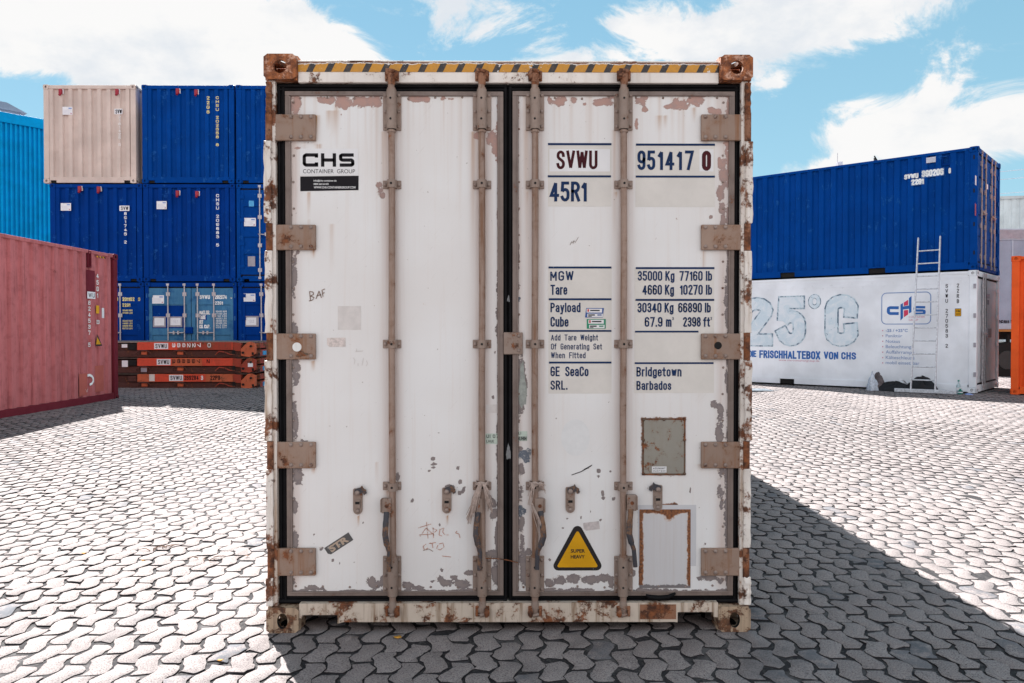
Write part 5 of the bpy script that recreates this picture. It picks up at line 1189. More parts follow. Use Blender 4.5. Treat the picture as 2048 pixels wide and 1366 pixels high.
class Face:
    """a flat side of a placed container, for putting marks where the photograph shows them"""
    def __init__(s, root, side):
        bpy.context.view_layer.update()
        s.root = root; mw = root.matrix_basis.copy(); s.inv = mw.inverted()
        s.side = side
        P = Vector((0, 0, 0)) if side == 'front' else Vector((side*1.219, 0, 0))
        Nn = Vector((0, -1, 0)) if side == 'front' else Vector((side, 0, 0))
        s.p0 = mw @ P; s.n = mw.to_3x3() @ Nn; s.N = Nn
        s.U = Vector((1, 0, 0)) if side == 'front' else Vector((0, -1 if side < 0 else 1, 0))
        if side == 1: s.U = Vector((0, 1, 0))
    def uv(s, px, py):
        p = s.inv @ hit(px, py, s.p0, s.n); return p.dot(s.U), p.z
    def pt(s, u, z, d):
        return s.U*u+Vector((0, 0, z))+s.N*d+(Vector((0, 0, 0)) if s.side == 'front' else Vector((s.side*1.219, 0, 0)))
    def rect(s, mb, px0, py0, px1, py1, d, t=0.002, mi=0):
        pym = (py0+py1)/2; u0, _ = s.uv(px0, pym); u1, _ = s.uv(px1, pym); pxm = (px0+px1)/2; z1 = s.uv(pxm, py0)[1]; z0 = s.uv(pxm, py1)[1]
        vs = [s.pt(u, z, dd) for dd in (d-t, d) for (u, z) in ((u0, z0), (u1, z0), (u1, z1), (u0, z1))]
        return mb.add(vs, [(4, 5, 6, 7), (0, 4, 7, 3), (1, 2, 6, 5), (0, 1, 5, 4), (3, 7, 6, 2)], mi)
    def sign(s, name, mat, box, d, t=0.002): return s.rect(MB(), *box, d, t).build(name, mat, s.root)
    def text(s, mb, txt, px0, py0, px1, py1, d, thick=0.15, mi=0, font='din', off=0.01):
        pym = (py0+py1)/2; u0, _ = s.uv(px0, pym); u1, _ = s.uv(px1, pym); pxm = (px0+px1)/2; z1 = s.uv(pxm, py0)[1]; z0 = s.uv(pxm, py1)[1]
        if font == 'din': din_mb(mb, txt, s.pt(u0, z0, d), s.U, (0, 0, 1), u1-u0, z1-z0, mi, thick, s.N)
        else: text_mb(mb, txt, s.pt(u0, z0, d), s.U, (0, 0, 1), u1-u0, z1-z0, mi, off)
        return mb
    def vtext(s, mb, txt, px, py0, py1, wpx, d, thick=0.17, mi=0):
        n = len(txt); st = (py1-py0)/n
        for i, ch in enumerate(txt):
            if ch != ' ':
                w_ = wpx*(0.45 if ch in '1I' else 1); s.text(mb, ch, px-w_/2, py0+i*st, px+w_/2, py0+i*st+st*0.74, d, thick, mi)
        return mb


def socket(face, px, py, d=-0.02):
    mb = MB(); u, z = face.uv(px, py); s_ = 0.055
    def pb(u0, u1, z0, z1, d0, d1, mi):
        vs = [face.pt(a, b, c) for c in (d0, d1) for a, b in ((u0, z0), (u1, z0), (u1, z1), (u0, z1))]
        mb.add(vs, [(4, 5, 6, 7), (0, 4, 7, 3), (1, 2, 6, 5), (0, 1, 5, 4), (3, 7, 6, 2)], mi)
    pb(u-0.035, u+0.052, z-0.045, z+0.08, d-0.02, d+0.012, 1); pb(u-0.044, u+0.036, z-0.055, z+0.07, d+0.0121, d+0.065, 0)
    c = face.pt(u-0.005, z-0.045, d+0.055); mb.cyl(c, c+Vector((0, 0, -0.055))+face.N*0.03, 0.036, 0.03, 10, 0)
    return mb.build('power_socket', [M['redplastic'], M['label']], face.root, 0.004)


def paper(face, box, d, nlines=4, logo=True):
    mb = MB(); face.rect(mb, *box, d, 0.002, 0); x0, y0, x1, y1 = box; w, h = x1-x0, y1-y0
    for k in range(nlines): face.rect(mb, x0+w*0.08, y0+h*(0.40+0.13*k), x0+w*(0.9-0.2*(k % 2)), y0+h*(0.43+0.13*k), d+0.001, 0.0008, 1)
    if logo: face.rect(mb, x0+w*0.60, y0+h*0.12, x0+w*0.92, y0+h*0.28, d+0.001, 0.0008, 2); face.rect(mb, x0+w*0.8, y0+h*0.78, x0+w*0.93, y0+h*0.92, d+0.001, 0.0008, 3)
    return mb.build('paper_label', [M['label'], M['lblgrey'], M['lblblue'], M['lblred']], face.root)
M['lblgrey'] = plain('print_grey', (0.50, 0.50, 0.58), 0.5); M['lblblue'] = plain('print_blue', (0.22, 0.30, 0.55), 0.5); M['lblred'] = plain('print_red', (0.45, 0.2, 0.25), 0.5)
M['cyan_label'] = plain('cyan_label', (0.06, 0.33, 0.62), 0.4)

# ---- stack on the left, three rows
YB = 16.86; Z1, Z2, Z3 = 0.20, 2.805, 5.41
GS = 'containers stacked behind the flat racks'
XB = [-10.87, -8.415, -5.95]
top_beige = container('beige corrugated container with two red sockets, top left of the tall stack', GS, (-11.02, YB, Z3), 0, 6.058, 2.591, BEIGE)
top_blue = container('bright blue corrugated container in the top row, right beside the beige one', GS, (-8.43, YB, Z3), 0, 6.058, 2.591, BLUE)
top_blue2 = container('blue corrugated container in the top row, cut off by the white container edge', GS, (XB[2], YB, Z3), 0, 6.058, 2.591, BLUE)
mid_blue = container('dark blue corrugated container directly under the beige one, with black-on-white letter plate', GS, (XB[0], YB, Z2), 0, 6.058, 2.591, BLUE2)
mid_blue2 = container('dark blue corrugated container in the middle of the stack, white lettering down its right', GS, (XB[1], YB, Z2), 0, 6.058, 2.591, BLUE2)
mid_door = container('blue container with doors and small stickers in the middle row beside the white container', GS, (XB[2], YB, Z2), 0, 6.058, 2.591, BLUE, 'door', bars=(-0.60, -0.22, 0.22, 0.66))
low_l = container('dark blue container with yellow lettering in the bottom row, behind the red container corner', GS, (XB[0]+0.03, YB, Z1), 0, 6.058, 2.591, BLUE2, 'door', bars=(-0.78, -0.26, 0.20, 0.585))
low_m = container('faded light blue container with four bars and dark paint patches, bottom row centre', GS, (XB[1]+0.03, YB, Z1), 0, 6.058, 2.591, BLUE3, 'door', bars=(-0.607, -0.17, 0.175, 0.607), frame=BLUE2)
low_r = container('dark blue container with a numbered paper holder, bottom row beside the white container', GS, (XB[2]+0.03, YB, Z1), 0, 6.058, 2.591, BLUE2, 'door', bars=(-0.60, -0.22, 0.22, 0.66))

f = Face(top_beige, 'front'); socket(f, 122, 184); socket(f, 235, 184); paper(f, (124, 213, 144, 229), -0.022)
f.sign('letter_plate', M['label'], (228, 217, 244, 228), -0.022); f.text(MB(), 'SVW', 230, 218.5, 243, 227, -0.0205).build('plate_lettering', M['ink'], top_beige); f.vtext(MB(), '2181425 5', 238.5, 231, 293, 5, -0.022).build('vertical_number', M['whiteink'], top_beige)
f = Face(top_blue, 'front'); socket(f, 356, 183); socket(f, 393, 185); f.vtext(MB(), 'CHSU 202658 8', 434, 192, 294, 6, -0.022, 0.2).build('vertical_number', M['yellowink'], top_blue); f.vtext(MB(), '22G8', 415.5, 192, 229, 6, -0.022, 0.2).build('size_code', M['yellowink'], top_blue)
f = Face(mid_blue, 'front'); socket(f, 160.5, 378); socket(f, 198.5, 379); paper(f, (120.5, 406, 141, 421), -0.022)
f.sign('letter_plate', M['label'], (238, 411, 258, 421.5), -0.022); f.text(MB(), 'SVW', 241, 412.5, 256, 420, -0.0205).build('plate_lettering', M['ink'], mid_blue); f.vtext(MB(), '891746 2', 250, 424, 489, 5.5, -0.022, 0.2).build('vertical_number', M['whiteink'], mid_blue)
f = Face(mid_blue2, 'front'); socket(f, 356, 387); socket(f, 395, 388); paper(f, (312.5, 402, 332.5, 418), -0.022); f.vtext(MB(), 'CHSU 209883 5', 434.5, 388, 495, 6, -0.022, 0.2).build('vertical_number', M['whiteink'], mid_blue2)
f = Face(top_blue2, 'front')
f = Face(mid_door, 'front'); f.sign('cyan_sticker', M['cyan_label'], (497, 401, 507, 412.5), -0.028); paper(f, (487.5, 435.5, 511, 452), -0.03); f.sign('grey_sticker', M['labelgrey'], (495, 512.5, 509.5, 532.5), -0.028)
f = Face(low_l, 'front'); mb = MB()
f.text(mb, 'U', 230.5, 594.5, 235, 602.5, -0.028, 0.2); f.text(mb, '201192', 243.5, 594.5, 268, 602, -0.028, 0.2); f.text(mb, '6', 275, 594.5, 279.5, 602, -0.028, 0.2); mb.build('yellow_number', M['yellowink'], low_l); f.text(MB(), '22G1', 243.5, 606.5, 259.5, 613.5, -0.028, 0.2).build('size_code', M['yellowink'], low_l)
for k, (t, y) in enumerate((('30480 KGS', 619), ('67200 LBS', 624), ('2030 KGS', 640), ('4480 LBS', 645), ('28450 KGS', 650), ('62720 LBS', 655))): f.text(MB(), t, 244, y, 264, y+3.4, -0.028, 0.18).build('yellow_lettering', M['yellowink'], low_l)
f = Face(low_m, 'front'); paper(f, (303.5, 590.5, 327, 607), -0.028)
mb = MB(); f.text(mb, 'SVWU', 398.5, 590, 419, 598, -0.0275, 0.2); f.text(mb, '202974', 429, 590, 453, 598, -0.0275, 0.2); f.text(mb, '3', 460, 590, 463.5, 597.5, -0.0275, 0.2); mb.build('white_number', M['whiteink'], low_m); f.text(MB(), '22G1', 429, 602.5, 445, 609.5, -0.0275, 0.2).build('size_code', M['whiteink'], low_m)
for k, t in enumerate(('MAX.GR.', 'TARE', 'NET', 'CU. CAP.')): f.text(MB(), t, 397, 621+k*9.4, 397+(22, 13, 8, 22)[k], 629+k*9.4, -0.0495, 0.2).build('white_lettering', M['whiteink'], low_m)
for k in range(8): f.text(MB(), ('30480 KGS', '67200 LBS', '2180 KGS', '4800 LBS', '28300 KGS', '62400 LBS', '33.2 CBM', '1173 CFT')[k], 430, 621+k*4.7, 452, 624.6+k*4.7, -0.0495, 0.17).build('white_lettering', M['whiteink'], low_m)
mb = MB(); f.rect(mb, 300, 611, 369, 664, -0.0530, 0.001); mb.build('paint_patch', BLUE2, low_m)
mb = MB(); f.rect(mb, 397, 630, 412, 640, -0.0530, 0.001); mb.build('paint_patch', BLUE2, low_m)
for k, bx in enumerate(((304.5, 633, 330, 654.5), (336.5, 633, 363, 654))):
    mb = MB(); f.rect(mb, *bx, -0.040, 0.010, 0); f.rect(mb, bx[0]+3, bx[1]+3, bx[2]-3, bx[3]-3.5, -0.0395, 0.001, 1)
    if k: f.text(mb, '107', bx[0]+8, bx[1]+7.5, bx[2]-8, bx[3]-9, -0.0385, 0.13, 2)
    else: f.text(mb, 'X', bx[0]+8, bx[1]+6, bx[2]-8, bx[1]+7, -0.0385, 0.13, 2)
    mb.build('paper_holder', [M['labelgrey'], M['label'], M['lblgrey']], low_m)
mb = MB(); u, z = f.uv(378, 661); mb.box(u-0.09, u+0.10, -0.03, 0.03, z-0.08, z+0.09); mb.build('lock_box', BLUE2, low_m, 0.006)
f = Face(low_r, 'front'); paper(f, (486.5, 587, 510, 603), -0.028)
mb = MB(); f.rect(mb, 487, 632, 516.5, 653, -0.040, 0.010, 0); f.rect(mb, 491, 635, 511.5, 650, -0.0395, 0.001, 1); f.text(mb, '102', 496, 639.5, 507, 645.5, -0.0385, 0.13, 2); mb.build('paper_holder', [M['labelgrey'], M['label'], M['lblgrey']], low_r)

# ---- faded red container on the left
red = container('long faded red corrugated container with dents and white numbers, left of the white one', None, (-7.80-1.219+0.012, -0.545, 0.125), radians(-0.35), 12.192, 2.896, RED, 'blind', side_pitch=0.292, frame=MAROON, fork=False)
for o in red.children:
    if o.name.startswith('top_rail'): o.data.materials[0] = RED
f = Face(red, 1); D = -0.016
f.sign('dark_patch', MAROON, (174, 540.5, 191.5, 597), D); f.sign('letter_plate', M['label'], (176, 583.5, 192, 597.5), D+0.004); f.text(MB(), 'WU', 178.5, 586, 190.5, 595, D+0.0055).build('plate_lettering', M['ink'], red)
f.vtext(MB(), '45G1', 196.8, 547, 599, 4.5, D, 0.2).build('size_code', M['whiteink'], red); f.vtext(MB(), '824537 5', 180.5, 601, 697, 5, D, 0.2).build('white_number', M['whiteink'], red); ribbon(MB(), [f.uv(a, b) for a, b in ((176.5, 751), (181, 750), (185.5, 752.5), (188, 757), (188, 762.5), (185.5, 767), (181, 769.5))], 0.045, lambda x, y, dz: f.pt(x, y, D+0.002)).build('chalk_arc', M['whiteink'], red); f.text(MB(), 'B', 195, 640, 201, 648, D, 0.2).build('white_mark', M['whiteink'], red); f.text(MB(), 'V', 173, 778, 177.5, 785, D, 0.12).build('chalk_letter', M['whiteink'], red)
f.sign('orange_sticker', M['yellow'], (194, 611, 200, 627), D); f.sign('pale_strip', M['label'], (205.5, 616, 210, 636), D)
mb = MB(); u0, z0 = f.uv(193.5, 692); u1, _ = f.uv(206, 692); _, z1 = f.uv(196, 668)
mb.add([f.pt(u0, z0, D+0.002), f.pt(u1, z0, D+0.002), f.pt(u0+(u1-u0)*0.22, z1, D+0.002)], [(0, 1, 2)], 0); mb.add([f.pt(u0, z0+0.03, D+0.003), f.pt(u1-0.05, z0+0.03, D+0.003), f.pt(u0+(u1-u0)*0.22, z1-0.06, D+0.003)], [(0, 1, 2)], 1); mb.build('warning_triangle', [M['signblack'], M['yellow']], red)
mb = MB(); u0, z1 = f.uv(195, 511.5); u1, z0 = f.uv(212.5, 517.5)
for k in range(6): a = u0+(u1-u0)*k/6; b = u0+(u1-u0)*(k+1)/6; s_ = (u1-u0)*0.08; mb.add([f.pt(a, z0, -0.008), f.pt(b, z0, -0.008), f.pt(b-s_, z1, -0.008), f.pt(a-s_, z1, -0.008)], [(0, 1, 2, 3)], k % 2)
mb.build('hazard_strip', [M['yellow'], M['signblack']], red)
M['red2'] = M_paint('repainted_red', (0.42, 0.115, 0.095)); f.sign('repaired_patch', M['red2'], (160, 747, 176, 791), D); f.sign('repaired_patch', M['red2'], (192, 731, 209, 783), D-0.001)
mb = MB(); u, z = f.uv(180.5, 518.5)
for q in ((-0.05, 0.05, 0.13, 0.15), (-0.05, 0.05, -0.15, -0.13), (-0.05, -0.035, -0.13, 0.13), (0.035, 0.05, -0.13, 0.13)): vs = [f.pt(u+a, z+b, c) for c in (D-0.03, D+0.012) for a, b in ((q[0], q[2]), (q[1], q[2]), (q[1], q[3]), (q[0], q[3]))]; mb.add(vs, [(4, 5, 6, 7), (0, 4, 7, 3), (1, 2, 6, 5), (0, 1, 5, 4), (3, 7, 6, 2)])
mb.build('vent_frame', MAROON, red)

# ---- right: white reefer below, blue container on top, orange one next in line
RZ = radians(48.2); uV = Vector((sin(radians(131.8)), cos(radians(131.8)), 0)); vV = Vector((cos(RZ), sin(RZ), 0)); A0 = Vector((9.87, 12.41, 0.19))
base = A0+vV*1.219
reefer = container('small white refrigerated container with ice lettering and logo, under the blue one', None, base, RZ, 6.058, 2.591, REEF, 'door', reefer=True, bars=(-0.55, -0.33, 5.0, 6.0), panels=False)
blue_r = container('large blue corrugated container stacked on the white refrigerated container at right', None, base+Vector((0, 0, 2.600)), RZ, 6.058, 2.591, BLUE, 'door', bars=(-0.80, -0.38, 0.25, 0.62), steel=worn('rusty_bars', (0.36, 0.28, 0.27), 0.3, 12))
og = A0+uV*0.536+vV*(0.43+1.219)+uV*6.058; og.z = 0.17
orange = container('orange container cut off by the right edge of the picture', None, og, RZ, 6.058, 2.896, ORANGE, 'blind')
for o in orange.children:
    if o.name.startswith('rear_wall'): o.data.materials[0] = M['dark']  # unseen end darkened to keep its orange bounce off the white doors

f = Face(blue_r, -1); D = -0.016
mb = MB(); f.text(mb, 'SVWU', 1808, 347.5, 1836.5, 357.5, D, 0.25); f.text(mb, '390206', 1843, 338.5, 1887, 352, D, 0.22); f.text(mb, '0', 1896.5, 335.5, 1901.5, 346.5, D, 0.2); mb.build('white_number', M['whiteink'], blue_r); f.text(MB(), '22G1', 1822, 357.5, 1847.5, 369, D, 0.25).build('size_code', M['whiteink'], blue_r)
M['ghostblue'] = plain('number_backing', (0.06, 0.15, 0.36), 0.5); f.sign('number_backing', M['ghostblue'], (1842, 338, 1888, 353), D-0.0015); f.sign('number_backing', M['ghostblue'], (1821.5, 357, 1848, 370), D-0.0015)
mb = MB(); u, z = f.uv(1892, 321)
for q in ((-0.07, 0.07, 0.08, 0.095), (-0.07, 0.07, -0.095, -0.08), (-0.07, -0.055, -0.08, 0.08), (0.055, 0.07, -0.08, 0.08)): vs = [f.pt(u+a, z+b, c) for c in (D-0.03, D+0.012) for a, b in ((q[0], q[2]), (q[1], q[2]), (q[1], q[3]), (q[0], q[3]))]; mb.add(vs, [(4, 5, 6, 7), (0, 4, 7, 3), (1, 2, 6, 5), (0, 1, 5, 4), (3, 7, 6, 2)])
mb.build('vent_frame', BLUE2, blue_r)
f.sign('vent_plate', M['lblgrey'], (1852, 314, 1871, 325), D)
for k, py in enumerate((314, 381, 448, 505)):      # black lashing slots on the corner post
    f.sign('lashing_slot', M['dark'], (1946.5, py-4, 1949.5, py+4), -0.004)
g = Face(blue_r, 'front')
for bx, m_ in (((1953.5, 351, 1956, 370), 'label'), ((1953, 407, 1955.5, 431), 'redplastic'), ((1976, 368, 1979, 378), 'label'), ((1984, 372, 1986, 385), 'label')): g.sign('door_sticker', M[m_], bx, -0.028)

f = Face(reefer, -1); D = -0.0175
def ice():
    m, w = new_mat('ice_print'); tc = w.n('ShaderNodeTexCoord').outputs['Object']
    a = w.noise(tc, 3.2, 5, 0.6, 1.2); b = w.noise(w.scale(tc, (1, 1, 1.0)), 9, 4, 0.6, 2.0)
    c = w.mix(w.ramp(a, 0.35, 0.62), (0.68, 0.73, 0.79), (0.55, 0.65, 0.73))
    c = w.mix(w.ramp(b, 0.66, 0.72), c, (0.13, 0.23, 0.33)); c = w.mix(w.ramp(b, 0.38, 0.34), c, (0.74, 0.77, 0.80)); finish(w, c, 0.4); return m
M['ice'] = ice()
def ice_edge():
    m, w = new_mat('ice_edge_print'); tc = w.n('ShaderNodeTexCoord').outputs['Object']; b = w.noise(tc, 6, 5, 0.65, 1.0)
    finish(w, w.mix(w.ramp(b, 0.42, 0.6), (0.50, 0.61, 0.69), (0.06, 0.12, 0.19)), 0.4); return m
M['ice_edge'] = ice_edge()
glyph_px = (('-', 1432, 586, 1466, 693), ('2', 1480, 594, 1546, 693), ('5', 1552, 591.5, 1612, 693), ('C', 1648, 588, 1717, 694))
mb = MB(); mb2 = MB()
for ch, a, b, c, d in glyph_px: f.text(mb, ch, a, b, c, d, D, 0.27); f.text(mb2, ch, a+3.0, b+2.6, c-3.0, d-2.6, D+0.002, 0.225)
u0, z0 = f.uv(1628.5, 603); k_ = f.uv(1629.5, 603)[0]-u0
for (r_, t_, q, dd) in ((8.5, 9.0, mb, D), (8.5, 6.0, mb2, D+0.002)): ribbon(q, [(u0+r_*k_*cos(2*pi*i/20), z0+r_*1.25*k_*sin(2*pi*i/20)) for i in range(21)], t_*k_, lambda x, y, dz: f.pt(x, y, dd))
mb.build('ice_lettering_edge', M['ice_edge'], reefer); mb2.build('ice_lettering', M['ice'], reefer)
M['sblue'] = plain('slogan_blue', (0.012, 0.115, 0.40), 0.4, 0, 0.05); M['sred'] = plain('slogan_red', (0.62, 0.03, 0.10), 0.4, 0, 0.05); M['softblue'] = plain('soft_blue', (0.17, 0.27, 0.50), 0.4, 0, 0.05); M['softred'] = plain('soft_red', (0.55, 0.22, 0.30), 0.4)
mb = MB(); f.text(mb, 'DIE', 1497, 701, 1512, 714, D, 0.2); f.text(mb, 'FRISCHHALTEBOX', 1518, 701.5, 1640, 717.5, D, 0.2); f.text(mb, 'VON', 1647, 703.5, 1676, 719, D, 0.2); f.text(mb, 'CHS', 1682, 704.5, 1711.5, 719, D, 0.2); mb.build('slogan', M['sblue'], reefer)
f.text(MB(), 'www.chs-containergroup.de', 1557, 719, 1638, 722.8, D, 0.14, font='b', off=0.0).build('web_address', M['softred'], reefer)
def rrect(face, px0, py0, px1, py1, t, d):
    u0, z1 = face.uv(px0, (py0+py1)/2)[0], face.uv((px0+px1)/2, py0)[1]; u1, z0 = face.uv(px1, (py0+py1)/2)[0], face.uv((px0+px1)/2, py1)[1]; r = 0.10; P = []
    for cx, cy, a in ((u1-r, z1-r, 0), (u0+r, z1-r, 90), (u0+r, z0+r, 180), (u1-r, z0+r, 270)): P += _arc(cx, cy, r, r, a, a+90, 6)
    P.append(P[0]); return ribbon(MB(), P, t, lambda x, y, dz: face.pt(x, y, d))
rrect(f, 1763, 585, 1861, 648, 0.018, D).build('logo_border', M['softblue'], reefer)
def logo():
    mb = MB()
    U = lambda px, py: f.uv(px, py)
    def poly(pts, mi): mb.add([f.pt(*U(a, b), D+0.0006) for a, b in pts][::-1], [tuple(range(len(pts)))], mi)
    def slabglyph(pts, mi, t=6.2):
        k = f.uv(1801, 620)[0]-f.uv(1800, 620)[0]; ribbon(mb, [U(a, b) for a, b in pts], t*k, lambda x, y, dz: f.pt(x, y, D+0.0008), mi)
    slabglyph([(1797, 615.5), (1780, 615.2), (1777, 616.5), (1776.3, 618.5), (1776.3, 623.5), (1777, 625.5), (1780, 627), (1797, 627)], 0)
    slabglyph([(1850, 614.5), (1833, 614.2), (1829.5, 615.5), (1829, 618), (1830, 620.2), (1833, 621), (1845, 621), (1848, 622), (1848.5, 624), (1848, 626.2), (1845, 627.4), (1827.5, 627.4)], 0, 5)
    poly([(1800.5, 609), (1805.5, 606), (1805.5, 636), (1800.5, 641)], 0); poly([(1817.5, 596), (1822.5, 592), (1822.5, 624), (1817.5, 627)], 0); poly([(1805.5, 613), (1817.5, 611), (1817.5, 617.5), (1805.5, 619)], 0)
    poly([(1807.3, 605), (1815.8, 599.5), (1815.8, 610), (1807.3, 612)], 1); poly([(1807.3, 620.8), (1815.8, 619.6), (1815.8, 629), (1807.3, 634.5)], 1)
    return mb.build('logo', [M['sblue'], M['sred']], reefer)
logo()
mb = MB(); f.text(mb, 'CONTAINER', 1817, 632, 1849.5, 635.5, D, 0.1, font='b', off=0); f.text(mb, 'GROUP', 1817, 638, 1836, 641.5, D, 0.1, font='b', off=0); mb.build('logo_caption', M['softred'], reefer)
rows = (('-25 / +25°C', 1771, 658, 1815, 664), ('Paniktür', 1771, 668.5, 1804, 674.5), ('Notaus', 1771, 679.5, 1799.5, 685.5), ('Beleuchtung', 1771, 690, 1822, 696.5), ('Auffahrrampe', 1771, 701, 1828, 707.5), ('Kälteschleuse', 1771, 712, 1828.5, 718.5), ('mobil einsetzbar', 1771, 722.5, 1838.5, 729))
mb = MB()
for k, (t, a, b, c, d) in enumerate(rows): f.text(mb, t, a, b, c, d, D, 0.13, font='b', off=0.02 if k == 0 else 0.0)
mb.build('feature_list', M['softblue'], reefer); mb = MB()
for k, (t, a, b, c, d) in enumerate(rows): f.rect(mb, 1763.8, (b+d)/2-1, 1766, (b+d)/2+1.2, D+0.001, 0.0006)
mb.build('list_bullets', M['softred'], reefer)
f.vtext(MB(), 'SVWU 270583 2', 1893, 568, 698, 5, D, 0.15).build('vertical_number', M['ink'], reefer); f.vtext(MB(), '22RB', 1915.5, 567, 609, 4.6, D, 0.15).build('size_code', M['ink'], reefer)
mb = MB(); f.rect(mb, 1909.5, 617, 1922, 632.5, D, 0.002, 1); f.rect(mb, 1910.3, 618, 1921.3, 631.7, D+0.001, 0.0006, 0); f.text(mb, '2.6m', 1911.5, 620, 1920, 624, D+0.002, 0.15, 1); f.text(mb, '8 6', 1912.5, 626, 1919, 630, D+0.002, 0.15, 1); mb.build('height_sticker', [M['yellow'], M['ink']], reefer)
mb = MB(); f.rect(mb, 1936.5, 542.5, 1941, 551, -0.001, 0.002); mb.build('rust_stain', M['hinge_rusty'], reefer)
for py in (572, 631, 690, 749): # grey hinge boxes that wrap round the post
    mb = MB(); f.rect(mb, 1947, py-4.5, 1952, py+4.5, 0.012, 0.02, 0); mb.build('hinge_box', M['labelgrey'], reefer)
g = Face(reefer, 'front')
for bx, m_ in (((1954.5, 639, 1957.5, 655), 'yellow'), ((1954, 737, 1957, 755), 'yellow'), ((1975, 587, 1985, 596), 'lblgrey'), ((1980, 600, 1983, 609), 'labelgrey'), ((1970.5, 675, 1973, 689), 'yellow')): g.sign('door_sticker', M[m_], bx, -0.05)
mb = MB(); u, z = g.uv(1977.5, 666); mb.box(u-0.2, u+0.2, -0.02, 0.05, z-0.10, z+0.10); mb.build('lock_box', M['labelgrey'], reefer, 0.01)

# ------------------------------------------------------------------ folded flat racks in front of the stack
RK = worn('rusty_orange_paint', (0.33, 0.040, 0.018), 0.44, 5, 0.6, 0.5, (0.10, 0.03, 0.022), 0.6); RKD = worn('dark_rust_steel', (0.075, 0.022, 0.016), 0.30, 6, 0.7, 0.4, (0.04, 0.02, 0.016), 0.6)
RKB = worn('bright_orange_red', (0.60, 0.062, 0.026), 0.06, 6, 0.5, 0.4, (0.25, 0.045, 0.022), 0.45); RKC = worn('faded_orange', (0.50, 0.105, 0.04), 0.32, 7, 0.6, 0.4, (0.25, 0.07, 0.04), 0.5)
PLANK = plain('deck_planks', (0.20, 0.155, 0.135), 0.8, 0, 0.3, 9)
RX1 = -5.86; RL = 6.058; RY = 14.36; RH = 0.372


